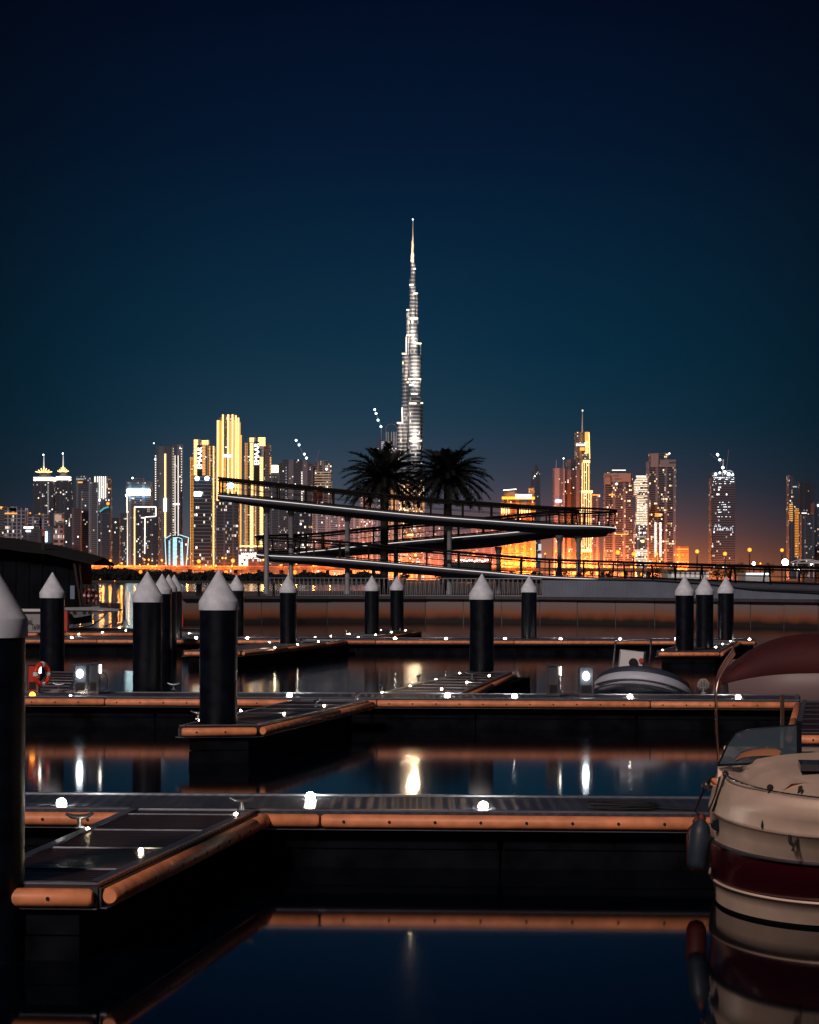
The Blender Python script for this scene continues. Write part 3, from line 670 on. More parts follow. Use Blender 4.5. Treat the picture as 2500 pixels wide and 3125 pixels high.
# ------------------------------------------------------------------ RIB dinghy
M_rib = mat('rib_tube', (.52, .54, .66), .45, noise=.1, scale=3); M_ribd = mat('rib_dark', (.03, .04, .07), .6)
def rib():
    d = 56.0; x0, z0 = XZ(1955, 2118, d); t = thing('dinghy', 'grey inflatable dinghy with dark top tube and white console behind the middle walkway', 'dinghy', (x0, d, .05))
    t.rotation_euler = (R(0), R(6), R(-6))
    # bow toward camera: U of tube in plan, flared up
    def U(r, lift, off):
        pts = []
        for k in range(-12, 13):
            a = k / 12; xx = math.sin(a * math.pi / 2) * 1.0; f = math.cos(a * math.pi / 2)
            pts.append(Vector((xx * (.98 - off), -f * 1.3 + off * .4, .50 + lift + .38 * f ** 1.2)))
        pts = [Vector((-(.98 - off), 2.6, .5 + lift))] + pts + [Vector(((.98 - off), 2.6, .5 + lift))]
        return pts
    g = MB(); g.tube(U(.2, 0, 0), .20, 14); g.build('tube', M_rib, t)
    g = MB(); g.tube([p + Vector((0, .05, .13)) for p in U(.2, 0, .03)], .17, 12); g.build('top_cover', M_ribd, t)
    g = MB(); g.tube([p + Vector((p.x * .2, -.20 if abs(p.x) < .9 else 0, -.02)) for p in U(.2, 0, 0)], .022, 8); g.tube([p + Vector((p.x * .2, -.19 if abs(p.x) < .9 else 0, -.12)) for p in U(.2, 0, 0)], .018, 8); g.build('rub_strake', mat('strake', (.06, .06, .09), .6), t)
    # V hull
    g = MB(); g.smooth = True; UU = U(.2, 0, .08); n = len(UU); P = []
    for p in UU:
        f = max(0, -(p.y) / 1.3) if p.y < 0 else 0
        for q in range(6):
            w_ = q / 5; P.append(Vector((p.x * (1 - w_) ** (.55 + .3 * f), p.y + .45 * w_ * (1 if p.y < .5 else 0), p.z + .02 - (p.z + .15) * w_ ** (1.5 - .4 * f))))
    g.add(P, [(j * 6 + k, (j + 1) * 6 + k, (j + 1) * 6 + k + 1, j * 6 + k + 1) for j in range(n - 1) for k in range(5)]); g.build('hull', M_rib, t)
    g = MB(); g.box(-.8, .8, -.3, 2.4, .28, .34); g.build('floor_board', M_ribd, t)
    # console
    g = MB(); g.prism([(-.62, .9), (-.08, .9), (-.02, 1.4), (-.66, 1.4)], .34, 1.42); g.build('console', M_white, t)
    g = MB(); g.tube(smooth_path([(-.76, 1.1, .5), (-.78, 1.1, 1.5), (-.68, 1.1, 1.62), (-.06, 1.1, 1.72), (.06, 1.1, 1.62), (.08, 1.1, .9)], 5), .022, 8); g.build('console_rail', M_steel, t)
    g = MB(); g.tube([(-.3, .84, 1.15), (-.3, .88, 1.15)], .11, 16); g.build('gauge', M_dark, t)
    g = MB(); g.tube([(-.12, .84, 1.22), (-.12, .88, 1.22)], .06, 12); g.build('switch_knob', M_red, t)
    g = MB(); g.tube([(-.02, 1.1, 1.6), (-.03, 1.1, 2.2)], .006, 5); g.build('antenna', M_steel, t)
    g = MB(); g.tube([(.1, -1.42, .55), (.1, -1.46, .3), (.14, -1.45, .2)], .03, 6); g.ball((.12, -1.45, .2), .06, 8); g.build('bow_fitting', M_dark, t)
rib()
# ------------------------------------------------------------------ cruiser, bow toward the camera, on the right
BA = R(7.2); BX, BD = 4.1, 23.5
def bl(lat_, fwd, z): return Vector((BX + lat_ * math.cos(BA) - fwd * math.sin(BA), BD - lat_ * math.sin(BA) * -1 * -1 - fwd * math.cos(BA), z))
def BL(lat_, fwd, z):
    return Vector((BX + lat_ * math.cos(BA) - fwd * math.sin(BA), BD - lat_ * math.sin(BA) - fwd * math.cos(BA), z))
BO = (BX, BD, 0)
cr_ = thing('motor_cruiser', 'cream and maroon motor cruiser with windscreen and raised red canopy, bow toward the viewer', 'motor boat', BO)
def level(z, B, Fw, n=22, stern=-2.35):
    f0 = -.3; pts = []
    for k in range(n + 1):
        t = k / n; s = math.sin(t * math.pi / 2) ; f = f0 + (Fw - f0) * s; q = B * max(0, 1 - s ** 2.1) ** .56; pts.append((q, f))
    L = [(-B * .96, stern)] + [(-q, f) for q, f in pts] + [(q, f) for q, f in pts[-2::-1]] + [(B * .96, stern)]
    return [BL(a, b, z) for a, b in L]
def loft(lv, name, m, close=True, thick=None, cap=False):
    g = MB(BO); P = [level(*l) for l in lv]; n = len(P[0]); V = [p for l in P for p in l]; g.smooth = True
    g.add(V, [(j * n + k, j * n + (k + 1) % n, (j + 1) * n + (k + 1) % n, (j + 1) * n + k) for j in range(len(P) - 1) for k in range(n)])
    g.smooth = False
    if cap: g.add(P[-1], [tuple(range(n))])
    return g.build(name, m, cr_)
loft([(-.4, .75, .9), (-.1, 1.0, 1.45), (.03, 1.07, 1.62)], 'hull_bottom', M_under)
loft([(.03, 1.075, 1.625), (.15, 1.09, 1.76), (.255, 1.10, 1.88), (.258, 1.135, 1.90), (.27, 1.14, 1.91), (.28, 1.12, 1.89)], 'lower_hull', M_gel)
loft([(.28, 1.115, 1.88), (.45, 1.12, 2.05), (.64, 1.125, 2.23), (.65, 1.12, 2.23)], 'hull_stripe', M_maroon)
loft([(.65, 1.13, 2.24), (.653, 1.155, 2.27), (.678, 1.155, 2.27), (.68, 1.13, 2.25)], 'rub_rail', mat('rub_rail', (.06, .05, .06), .5))
loft([(.68, 1.128, 2.25), (.8, 1.13, 2.42), (.93, 1.125, 2.58), (.945, 1.145, 2.62), (.97, 1.14, 2.62), (1.08, 1.11, 2.74), (1.2, 1.06, 2.86), (1.27, .99, 2.86), (1.285, .93, 2.80)], 'topsides', M_gel)
# deck and raised fore cabin
loft([(1.285, .93, 2.80), (1.27, .84, 2.65), (1.28, .80, 2.5), (1.36, .74, 2.1), (1.41, .60, 1.5), (1.43, .3, .8)], 'deck', M_gel, cap=True)
g = MB(BO); g.smooth = True; P = []
for j in range(9):
    a = j / 8; 
    for k in range(15):
        b = -1 + 2 * k / 14; P.append(BL(b * (.78 - .32 * a), -.1 + 2.0 * a, 1.40 + .10 * (1 - b * b) * (1 - a * .8) - .05 * a - (.05 if abs(b) > .99 else 0)))
g.add(P, [(j * 15 + k, j * 15 + k + 1, (j + 1) * 15 + k + 1, (j + 1) * 15 + k) for j in range(8) for k in range(14)]); g.build('cabin_top', M_gel, cr_)
g = MB(BO); g.prism([BL(-.92, -.2, 0), BL(.92, -.2, 0), BL(.92, -2.3, 0), BL(-.92, -2.3, 0)], 1.0, 1.05); g.build('cockpit_floor', mat('teak', (.2, .1, .05), .6), cr_)
g = MB(BO)
for s in (-1, 1): g.bar(BL(s * .98, -.45, 1.17), BL(s * .98, -2.3, 1.17), .14, .26)
g.bar(BL(-.98, -2.3, 1.2), BL(.98, -2.3, 1.2), .14, .4); g.build('coaming', M_gel, cr_)
# windscreen, port and starboard halves with an open middle
def glassmat():
    m = bpy.data.materials.new('screen_glass'); m.use_nodes = True; t = m.node_tree; t.nodes.clear()
    tr = t.nodes.new('ShaderNodeBsdfTransparent'); tr.inputs[0].default_value = (.6, .7, .78, 1); gl = t.nodes.new('ShaderNodeBsdfPrincipled')
    gl.inputs['Base Color'].default_value = (.10, .14, .18, 1); gl.inputs['Roughness'].default_value = .08; mx = t.nodes.new('ShaderNodeMixShader'); mx.inputs[0].default_value = .55
    o = t.nodes.new('ShaderNodeOutputMaterial'); t.links.new(tr.outputs[0], mx.inputs[1]); t.links.new(gl.outputs[0], mx.inputs[2]); t.links.new(mx.outputs[0], o.inputs[0]); return m
M_glass = glassmat(); M_frame = mat('screen_frame', (.02, .022, .03), .35, .5)
def bp2(px, py, d): return PT(px, py, d)
for s in (-1, 1):
    if s == -1:
        ring_ = [bp2(2192, 2336, 24.0), bp2(2222, 2270, 24.25), bp2(2246, 2238, 24.4), bp2(2290, 2226, 24.35), bp2(2436, 2213, 24.2), bp2(2437, 2326, 23.55), bp2(2310, 2330, 23.6)]
        axis = None
        ring_s = ring_
    else:
        ring_s = []
        for p in ring_:
            v = p - Vector(BO); la = v.x * math.cos(BA) - v.y * math.sin(BA); fw = -v.x * math.sin(BA) - v.y * math.cos(BA); ring_s.append(BL(-la + .1, fw, p.z))
    wsn = MB(BO); n = len(ring_s); off = Vector((0, .008, 0)); wsn.add(ring_s + [p + off for p in ring_s], [tuple(range(n)), tuple(range(2 * n - 1, n - 1, -1))]); wsn.build('windscreen', M_glass, cr_)
    g = MB(BO); g.tube(ring_s + [ring_s[0]], .012, 6)
    g.bar(ring_s[4] + Vector((.01 * -s, 0, .02)), ring_s[5] + Vector((.01 * -s, 0, -.02)), .05, .05); g.build('windscreen_frame', M_frame, cr_)
# dashboard hump behind the glass, seats
g = MB(BO); g.smooth = True; P = []
for j in range(6):
    for k in range(13):
        b = -1 + k / 6; a = j / 5; P.append(BL(-.52 + b * .36, -.2 - .35 * a, 1.40 + .12 * math.sqrt(max(0, 1 - b * b)) * math.sin(math.pi * (.15 + .85 * a) if a < .7 else math.pi * .6)))
g.add(P, [(j * 13 + k, j * 13 + k + 1, (j + 1) * 13 + k + 1, (j + 1) * 13 + k) for j in range(5) for k in range(12)]); g.build('dashboard', mat('dash_tan', (.5, .2, .1), .5), cr_)
# bow rail, stanchion, grab line
rl = [BL(-1.0, .1, 1.30), BL(-1.0, .55, 1.34), BL(-.93, 1.1, 1.33), BL(-.75, 1.7, 1.31), BL(-.45, 2.3, 1.30), BL(0, 2.75, 1.30), BL(.45, 2.3, 1.30), BL(.75, 1.7, 1.31), BL(1.0, .55, 1.32), BL(1.0, .1, 1.30)]
g = MB(BO); g.tube(smooth_path(rl, 5), .009, 6); g.build('bow_rail', M_steel, cr_)
for la, fw in ((-1.03, .62), (-.62, 2.05), (.62, 2.05), (1.03, .62)):
    g = MB(BO); a = BL(la * .95, fw, 1.33); b = BL(la * 1.07, fw + .02, .97); g.tube([a, b], .013, 6); g.ball(a, .032, 8); g.build('stanchion', M_rope, cr_)
# fore hatch
g = MB(BO); g.prism([BL(-.30, 1.5, 0), BL(.3, 1.5, 0), BL(.3, .9, 0), BL(-.3, .9, 0)], 1.44, 1.50); g.build('hatch', mat('hatch', (.05, .045, .05), .2), cr_)
# round hawse and nav light at the port quarter of the bow
p = PT(2192, 2518, 22.9); g = MB(BO); g.tube([p + Vector((0, .1, 0)), p + Vector((0, -.03, 0))], .062, 16); g.tube([p + Vector((0, -.03, 0)), p + Vector((0, -.045, 0))], .046, 16); g.build('fairlead', mat('black_gloss', (.01, .015, .02), .12), cr_)
p = PT(2157, 2397, 23.6); g = MB(BO); g.ball(p, .06, 12); g.build('side_light', mat('side_light', (.04, .04, .05), .2), cr_)
p = PT(2178, 2385, 23.4); g = MB(BO); g.box(p.x - .03, p.x + .03, p.y - .03, p.y + .03, p.z - .035, p.z + .035); g.build('cleat', mat('orange_fitting', (.8, .3, .12), .4), cr_)
# canopy on its hoops
g = MB(BO); g.smooth = True; P = []; nn_ = 17
for j, (fw, dz, dr) in enumerate(((-.45, -.36, .0), (-.50, -.10, .0), (-.62, -.0, 0), (-1.3, .05, 0), (-2.1, -.02, 0), (-2.3, -.12, 0), (-2.34, -.34, 0))):
    for k in range(nn_):
        b = -1 + 2 * k / (nn_ - 1); P.append(BL(b * 1.05 + .03, fw, 2.60 + dz - (.12, .30, .42, .42, .42, .34, .14)[j] * abs(b) ** 2.6 + (.03 if j == 0 else 0)))
g.add(P, [(j * nn_ + k, j * nn_ + k + 1, (j + 1) * nn_ + k + 1, (j + 1) * nn_ + k) for j in range(6) for k in range(nn_ - 1)]); o = g.build('canopy', M_redfab, cr_)
md = o.modifiers.new('thick', 'SOLIDIFY'); md.thickness = .012
M_hoop = mat('hoop', (.55, .30, .24), .25, .9)
for fw in (-.5, -1.3, -2.25):
    for s in (-1, 1):
        g = MB(BO); g.tube(smooth_path([BL(s * 1.04, -1.0 if fw > -2 else fw, 1.3), BL(s * 1.07, fw, 1.9), BL(s * 1.04, fw, 2.2), BL(s * .88, fw, 2.46)], 5), .014, 8); g.build('canopy_hoop', M_hoop, cr_)
g = MB(BO); g.tube([BL(-.38, -1.5, 1.05), BL(-.38, -1.5, 2.0)], .022, 8); g.build('table_post', mat('post_cream', (.75, .55, .45), .4), cr_)
# mooring gear
def rope(pts, r, name, lb, m=M_rope, per=5):
    pts = [Vector(p) for p in pts]; g = MB(pts[0]); g.tube(smooth_path(pts, per), r, 6); tag(g.build(name, m), lb, 'rope'); 
rope([PT(2182, 2368, 23.1), PT(2165, 2380, 23.4), PT(2140, 2430, 24.6), PT(2122, 2475, 26.2)], .012, 'mooring_line', 'black mooring line from the cruiser bow down to the nearest walkway')
rope([PT(2197, 2372, 23.0), PT(2185, 2420, 22.95), PT(2172, 2455, 22.9), PT(2160, 2480, 22.9)], .011, 'fender_lanyard', 'black lanyard holding the blue fender at the cruiser side')
rope([PT(2441, 2400, 21.45), PT(2434, 2440, 21.4), PT(2422, 2500, 21.3), PT(2409, 2560, 21.2), PT(2420, 2578, 21.2), PT(2440, 2545, 21.25), PT(2450, 2470, 21.35), PT(2446, 2400, 21.4), PT(2452, 2480, 21.3), PT(2462, 2540, 21.2), PT(2448, 2535, 21.2), PT(2418, 2597, 21.15)], .011, 'hanging_rope', 'looped black rope hanging over the cruiser rail at the right edge')
p = PT(2133, 2580, 23.1); x, y, z = p
fd = thing('boat_fender', 'dark blue cylindrical boat fender hanging at the cruiser side', 'boat fender', (x, y, z))
g = MB((0, 0, 0)); g.lathe([(.02, -.24), (.07, -.22), (.10, -.16), (.105, .12), (.085, .20), (.03, .25), (.02, .29)], (0, 0, 0), 18); g.build('body', mat('fender_blue', (.022, .035, .055), .5, noise=.3, scale=9), fd); fd.rotation_euler = (0, R(6), 0); fd.location = (x, y, z)
g = MB(); g.lathe([(.035, .24), (.045, .27), (.02, .31)], (0, 0, 0), 10); g.build('eye', mat('fender_eye', (.12, .015, .012), .6), fd)
p = PT(2126, 2588, 24.2); f2 = dup(fd, (p.x, p.y, p.z), 0, 'dark red boat fender partly hidden behind the blue one')
for c in [o for o in bpy.data.objects if o.parent == f2 and o.name.startswith('body')]:
    c.data = c.data.copy(); c.data.materials[0] = mat('fender_red', (.10, .008, .008), .6)
# hull of another moored boat, seen below the canopy
r = thing('moored_yacht', 'plain pale yacht hull moored behind the middle walkway, seen under the red canopy', 'boat', (13, 60, 0))
g = MB((13, 60, 0)); g.smooth = True; P = []; m_ = 14
x0 = XZ(2243, 2060, 57)[0]
for j in range(m_):
    s = j / (m_ - 1); xx = x0 + 9 * s; hw = 1.6 * (1 - (1 - min(1, s * 1.8)) ** 2) ** .5 * .98 + .03
    P += [(xx + .25, 58.6 - hw * .6, -.3), (xx + .08, 58.6 - hw * .9, .3), (xx, 58.6 - hw, 1.25), (xx, 58.6 + hw, 1.25), (xx + .25, 58.6 + hw * .6, -.3)]
g.add(P, [(j * 5 + k, j * 5 + (k + 1) % 5, (j + 1) * 5 + (k + 1) % 5, (j + 1) * 5 + k) for j in range(m_ - 1) for k in range(5)]); g.build('hull', mat('yacht_hull', (.20, .13, .14), .5), r)
g = MB((13, 60, 0)); g.box(x0 + 1.5, x0 + 8, 57.6, 59.6, 1.22, 1.5); g.build('cabin', mat('yacht_hull2', (.10, .08, .09), .5), r)
# ================================================================== LEFT: fuel hut, gangway
M_hut = mat('hut_dark', (.003, .005, .009), .8, spec=.1, noise=.7, scale=1.2); M_roof = mat('hut_roof', (.004, .004, .007), .9, noise=.5, scale=2, bump=.6)
HD = 118.0
def hp(px, py, d=HD): return XZ(px, py, d)
x0, zt = hp(-120, 1690); x1, _ = hp(248, 1700); zb = .9
hut = thing('fuel_hut', 'dark waterside hut with sagging thatched roof at the left edge', 'hut', ((x0 + x1) / 2, HD + 3, .6)); HO = ((x0 + x1) / 2, HD + 3, .6)
xa, za = hp(243, 1716); xb, zb2 = hp(250, 1850); g = MB(HO)
wp = [hp(-120, 1672), hp(0, 1674), hp(90, 1686), hp(150, 1692), hp(205, 1704), (xa - .2, za + .12)]; n = len(wp) + 2
wp = wp + [(xa - .2, zb), (x0, zb)]; wp[0] = (x0, wp[0][1])
g.add([(p[0], HD, p[1]) for p in wp] + [(p[0], HD + 6, p[1]) for p in wp], [tuple(range(n)), tuple(range(2 * n - 1, n - 1, -1))] + [(i, n + i, n + (i + 1) % n, (i + 1) % n) for i in range(n)])
for k in range(9): xx = x0 + (xa - x0) * k / 9; g.box(xx, xx + .12, HD - .06, HD, zb, za)
g.build('wall', M_hut, hut)
g = MB(HO); rp = [(-140, 1663), (0, 1667), (40, 1671), (90, 1679), (150, 1684), (205, 1697), (258, 1708), (295, 1718)]
V = []
for px, py in rp:
    a = hp(px, py); V += [(a[0], HD - 1.0, a[1] - .12), (a[0], HD - 1.0, a[1]), (a[0], HD + 3, a[1] + .55 - .0006 * (px + 140)), (a[0], HD + 7, a[1]), (a[0], HD + 7, a[1] - .12)]
n = 5; g.add(V, [(j * n + k, (j + 1) * n + k, (j + 1) * n + (k + 1) % n, j * n + (k + 1) % n) for j in range(len(rp) - 1) for k in range(n)] + [tuple(range(n)), tuple(range(len(V) - 1, len(V) - 1 - n, -1))])
g.build('roof', M_roof, hut)
a = hp(133, 1637); b = hp(137, 1690); g = MB(HO); g.box(a[0] - .07, a[0] + .07, HD - .2, HD - .05, b[1] - .3, a[1]); g.build('roof_post', M_dark, hut)
a = hp(215, 1787); b = hp(228, 1828); g = MB(HO); g.box(a[0], b[0], HD - .09, HD - .04, b[1], a[1]); g.build('window', emi('hut_window', (.6, .7, 1), .10), hut)
a = hp(225, 1718); b = hp(252, 1850); g = MB(HO); g.bar((a[0] + .1, HD - .6, a[1]), (b[0], HD - .6, b[1]), .10, .10); g.bar((a[0] + .35, HD - .5, a[1]), (b[0] + .1, HD - .5, b[1]), .06, .06); g.build('rain_pipe', M_dark, hut)
# railing cage with two life rings
cg = thing('railing_cage', 'dark railing cage with two life rings at the end of the hut', 'railing', (hp(275, 1800)[0], HD - .5, 1.8)); CO = (hp(275, 1800)[0], HD - .5, 1.8)
g = MB(CO); 
for px in (251, 262, 276, 290, 302):
    a = hp(px, 1784); b = hp(px + 3, 1848); g.bar((a[0], HD - .5, a[1]), (b[0], HD - .5, b[1]), .07, .07); g.bar((a[0], HD + .7, a[1]), (b[0], HD + .7, b[1]), .05, .05)
for py in (1785, 1792, 1846):
    a = hp(250, py); b = hp(305, py + 1); g.bar((a[0], HD - .5, a[1]), (b[0], HD - .5, b[1]), .06, .06); g.bar((b[0], HD - .5, b[1]), (b[0], HD + .7, b[1]), .06, .06)
g.build('frame', M_dark, cg)
ring(270, 1817, HD - .7, .26, 'left of two dark red life rings hung on the railing cage', R(50)); ring(283, 1818, HD - .7, .26, 'right of two dark red life rings hung on the railing cage', R(50))
# gangway beam
gw = thing('gangway', 'pale grey gangway beam reaching over the water from the hut', 'gangway', (hp(290, 1860)[0], HD - 1.5, 1.5)); GO = (hp(290, 1860)[0], HD - 1.5, 1.5)
def side(pts, y0, y1, mbx):
    n = len(pts); V = [(p[0], y0, p[1]) for p in pts] + [(p[0], y1, p[1]) for p in pts]
    mbx.add(V, [tuple(range(n)), tuple(range(2 * n - 1, n - 1, -1))] + [(i, n + i, n + (i + 1) % n, (i + 1) % n) for i in range(n)])
M_gang = mat('gangway_paint', (.26, .28, .32), .5)
g = MB(GO); side([hp(198, 1861), hp(198, 1853), hp(300, 1851), hp(380, 1857), hp(378, 1864), hp(300, 1861)], HD - 2.2, HD - .8, g); g.build('walkway', M_gang, gw)
g = MB(GO); side([hp(232, 1884), hp(232, 1861), hp(376, 1864), hp(372, 1867), hp(300, 1874), hp(245, 1884)], HD - 2.1, HD - 1.9, g); g.build('side_beam', mat('gangway_side', (.12, .13, .16), .5), gw)
for px in (246, 275, 292): 
    a = hp(px, 1868); g = MB(GO); g.tube([(a[0], HD - 2.13, a[1]), (a[0], HD - 2.10, a[1])], .09, 12); g.build('port', M_dark, gw)
cab = thing('red_locker', 'tall red locker standing under the gangway right of the first small pile', 'locker', (hp(215, 1930)[0], HD - 2.5, .5)); LO = (hp(215, 1930)[0], HD - 2.5, .5)
a = hp(198, 1863); b = hp(231, 1932); g = MB(LO); g.box(a[0], b[0], HD - 2.9, HD - 2.3, b[1], a[1]); g.build('body', M_red, cab)
g = MB(LO); m1 = (a[0] + b[0]) / 2; g.box(m1 - .12, m1 + .12, HD - 2.93, HD - 2.9, b[1] + .05, a[1] - .1); g.build('door', mat('red_dark', (.22, .012, .01), .5), cab)
# cable machines and cables on the gangway tip
mc = thing('hose_reel', 'dark hose reel box on top of the gangway', 'hose reel', (*[hp(333, 1850)[0], HD - 1.5], hp(333, 1853)[1])); a = hp(333, 1850)
g = MB((a[0], HD - 1.5, hp(333, 1853)[1])); g.box(a[0] - .25, a[0] + .2, HD - 1.8, HD - 1.2, hp(333, 1853)[1], hp(333, 1838)[1]); g.build('box', M_dark, mc)
g = MB((a[0], HD - 1.5, hp(333, 1853)[1])); g.tube([(a[0] - .28, HD - 1.5, a[1] + .15), (a[0] - .22, HD - 1.5, a[1] + .15)], .13, 12); g.build('drum', M_steel, mc)
mc2 = dup(mc, (hp(366, 1850)[0], HD - 1.5, hp(366, 1855)[1]), 0, 'second dark hose reel box at the tip of the gangway')
def rope2(name, L, lb, r=.035): rope([PT(px, py, d) for px, py, d in L], r, name, lb)
rope2('cable', [(332, 1852, HD - 2), (318, 1880, HD - 2.2), (280, 1908, HD - 3), (245, 1916, HD - 4)], 'black cable sagging from the hose reel down left to the pontoon')
rope2('cable', [(353, 1856, HD - 2), (350, 1880, HD - 2.2), (343, 1900, HD - 2.4), (318, 1913, HD - 3)], 'black cable hanging from the gangway between the two reels')
rope2('cable', [(357, 1856, HD - 2), (355, 1890, HD - 2.2), (350, 1911, HD - 2.4)], 'short black cable dropping straight from the gangway tip')
rope2('cable', [(370, 1845, HD - 2), (381, 1858, HD - 2.2), (378, 1885, HD - 2.4), (370, 1910, HD - 3)], 'black cable looping over the end of the gangway')
rope2('cable', [(376, 1865, HD - 2), (380, 1885, HD - 2.2), (392, 1909, HD - 2.4)], 'black cable outermost to the right of the gangway')
# lettered white panel
LP = thing('boat_side_panel', 'white boat stern panel lettered bai and Tel 04 below the hut', 'sign panel', (hp(95, 1895)[0], HD - 8, .8)); a = hp(60, 1862, HD - 8); b = hp(128, 1930, HD - 8); PO = (hp(95, 1895)[0], HD - 8, .8)
g = MB(PO); g.box(a[0], b[0], HD - 8, HD - 7.6, b[1], a[1]); g.build('panel', mat('panel_white', (.30, .29, .32), .5), LP)
g = MB(PO); g.bar((a[0] - .05, HD - 7.95, a[1]), (b[0] + .0, HD - 7.95, a[1]), .5, .12); g.build('top_rail', M_white, LP)
def text(s, loc, size, m, parent, name, rot=(R(90), 0, 0), ext_=.01, org=(0, 0, 0), ax='LEFT'):
    c = bpy.data.curves.new(name, 'FONT'); c.body = s; c.size = size; c.extrude = ext_; c.align_x = ax; c.materials.append(m)
    o = bpy.data.objects.new(name, c); col.objects.link(o)
    dg = bpy.context.evaluated_depsgraph_get(); me = bpy.data.meshes.new_from_object(o.evaluated_get(dg)); bpy.data.objects.remove(o)
    o = bpy.data.objects.new(name, me); col.objects.link(o); o.parent = parent; o.location = Vector(loc) - Vector(org); o.rotation_euler = rot; return o
M_ink = mat('ink', (.02, .02, .03), .5)
q = hp(80, 1906, HD - 8); text('bai', (q[0] + .02, HD - 8.02, q[1]), .46, M_ink, LP, 'lettering', org=PO).scale.x = .5
q = hp(97, 1922, HD - 8); text('Tel 04', (q[0], HD - 8.02, q[1]), .38, M_ink, LP, 'lettering', org=PO).scale.x = .37
# kiosk near amber lamp and small bollards by round quay end
q = PT(535, 1900, 118); ki = thing('kiosk', 'small white fuel kiosk with red hose near the round quay end', 'kiosk', (q.x, q.y, DZ)); KO = (q.x, q.y, DZ)
a = XZ(528, 1872, 118); b = XZ(542, 1900, 118); g = MB(KO); g.box(a[0], b[0], 118, 118.3, DZ, a[1]); g.build('case', M_white, ki)
g = MB(KO); g.box(a[0] + .03, b[0] - .05, 117.98, 118, a[1] - .2, a[1] - .08); g.build('screen', M_dark, ki)
g = MB(KO); g.tube(smooth_path([(b[0] + .1, 118, a[1] + .05), (b[0] + .25, 118, a[1] - .1), (b[0] + .22, 118, DZ + .1), (b[0] + .08, 118, DZ + .05)], 4), .05, 6); g.build('hose', M_red, ki)
for px, lb in ((598, 'leftmost dark slim bollard on the round quay end'), (604, 'middle dark slim bollard on the round quay end'), (609, 'rightmost dark slim bollard on the round quay end'),
               (787, 'dark slim bollard behind the second largest pile'), (833, 'dark slim bollard beside the first ramp column')):
    d = 165; x = XZ(px, 1830, d)[0]; b = MB((x, d + 1, QZ)); b.lathe([(.10, -.05), (.08, .1), (.07, .75), (.11, .8), (.11, .9), (.04, .98)], (x, d + 1, QZ), 10)
    tag(b.build('bollard', M_dark), lb, 'bollard', 'slim bollards on the quay')
def PP(px, py, d): return PT(px, py, d)
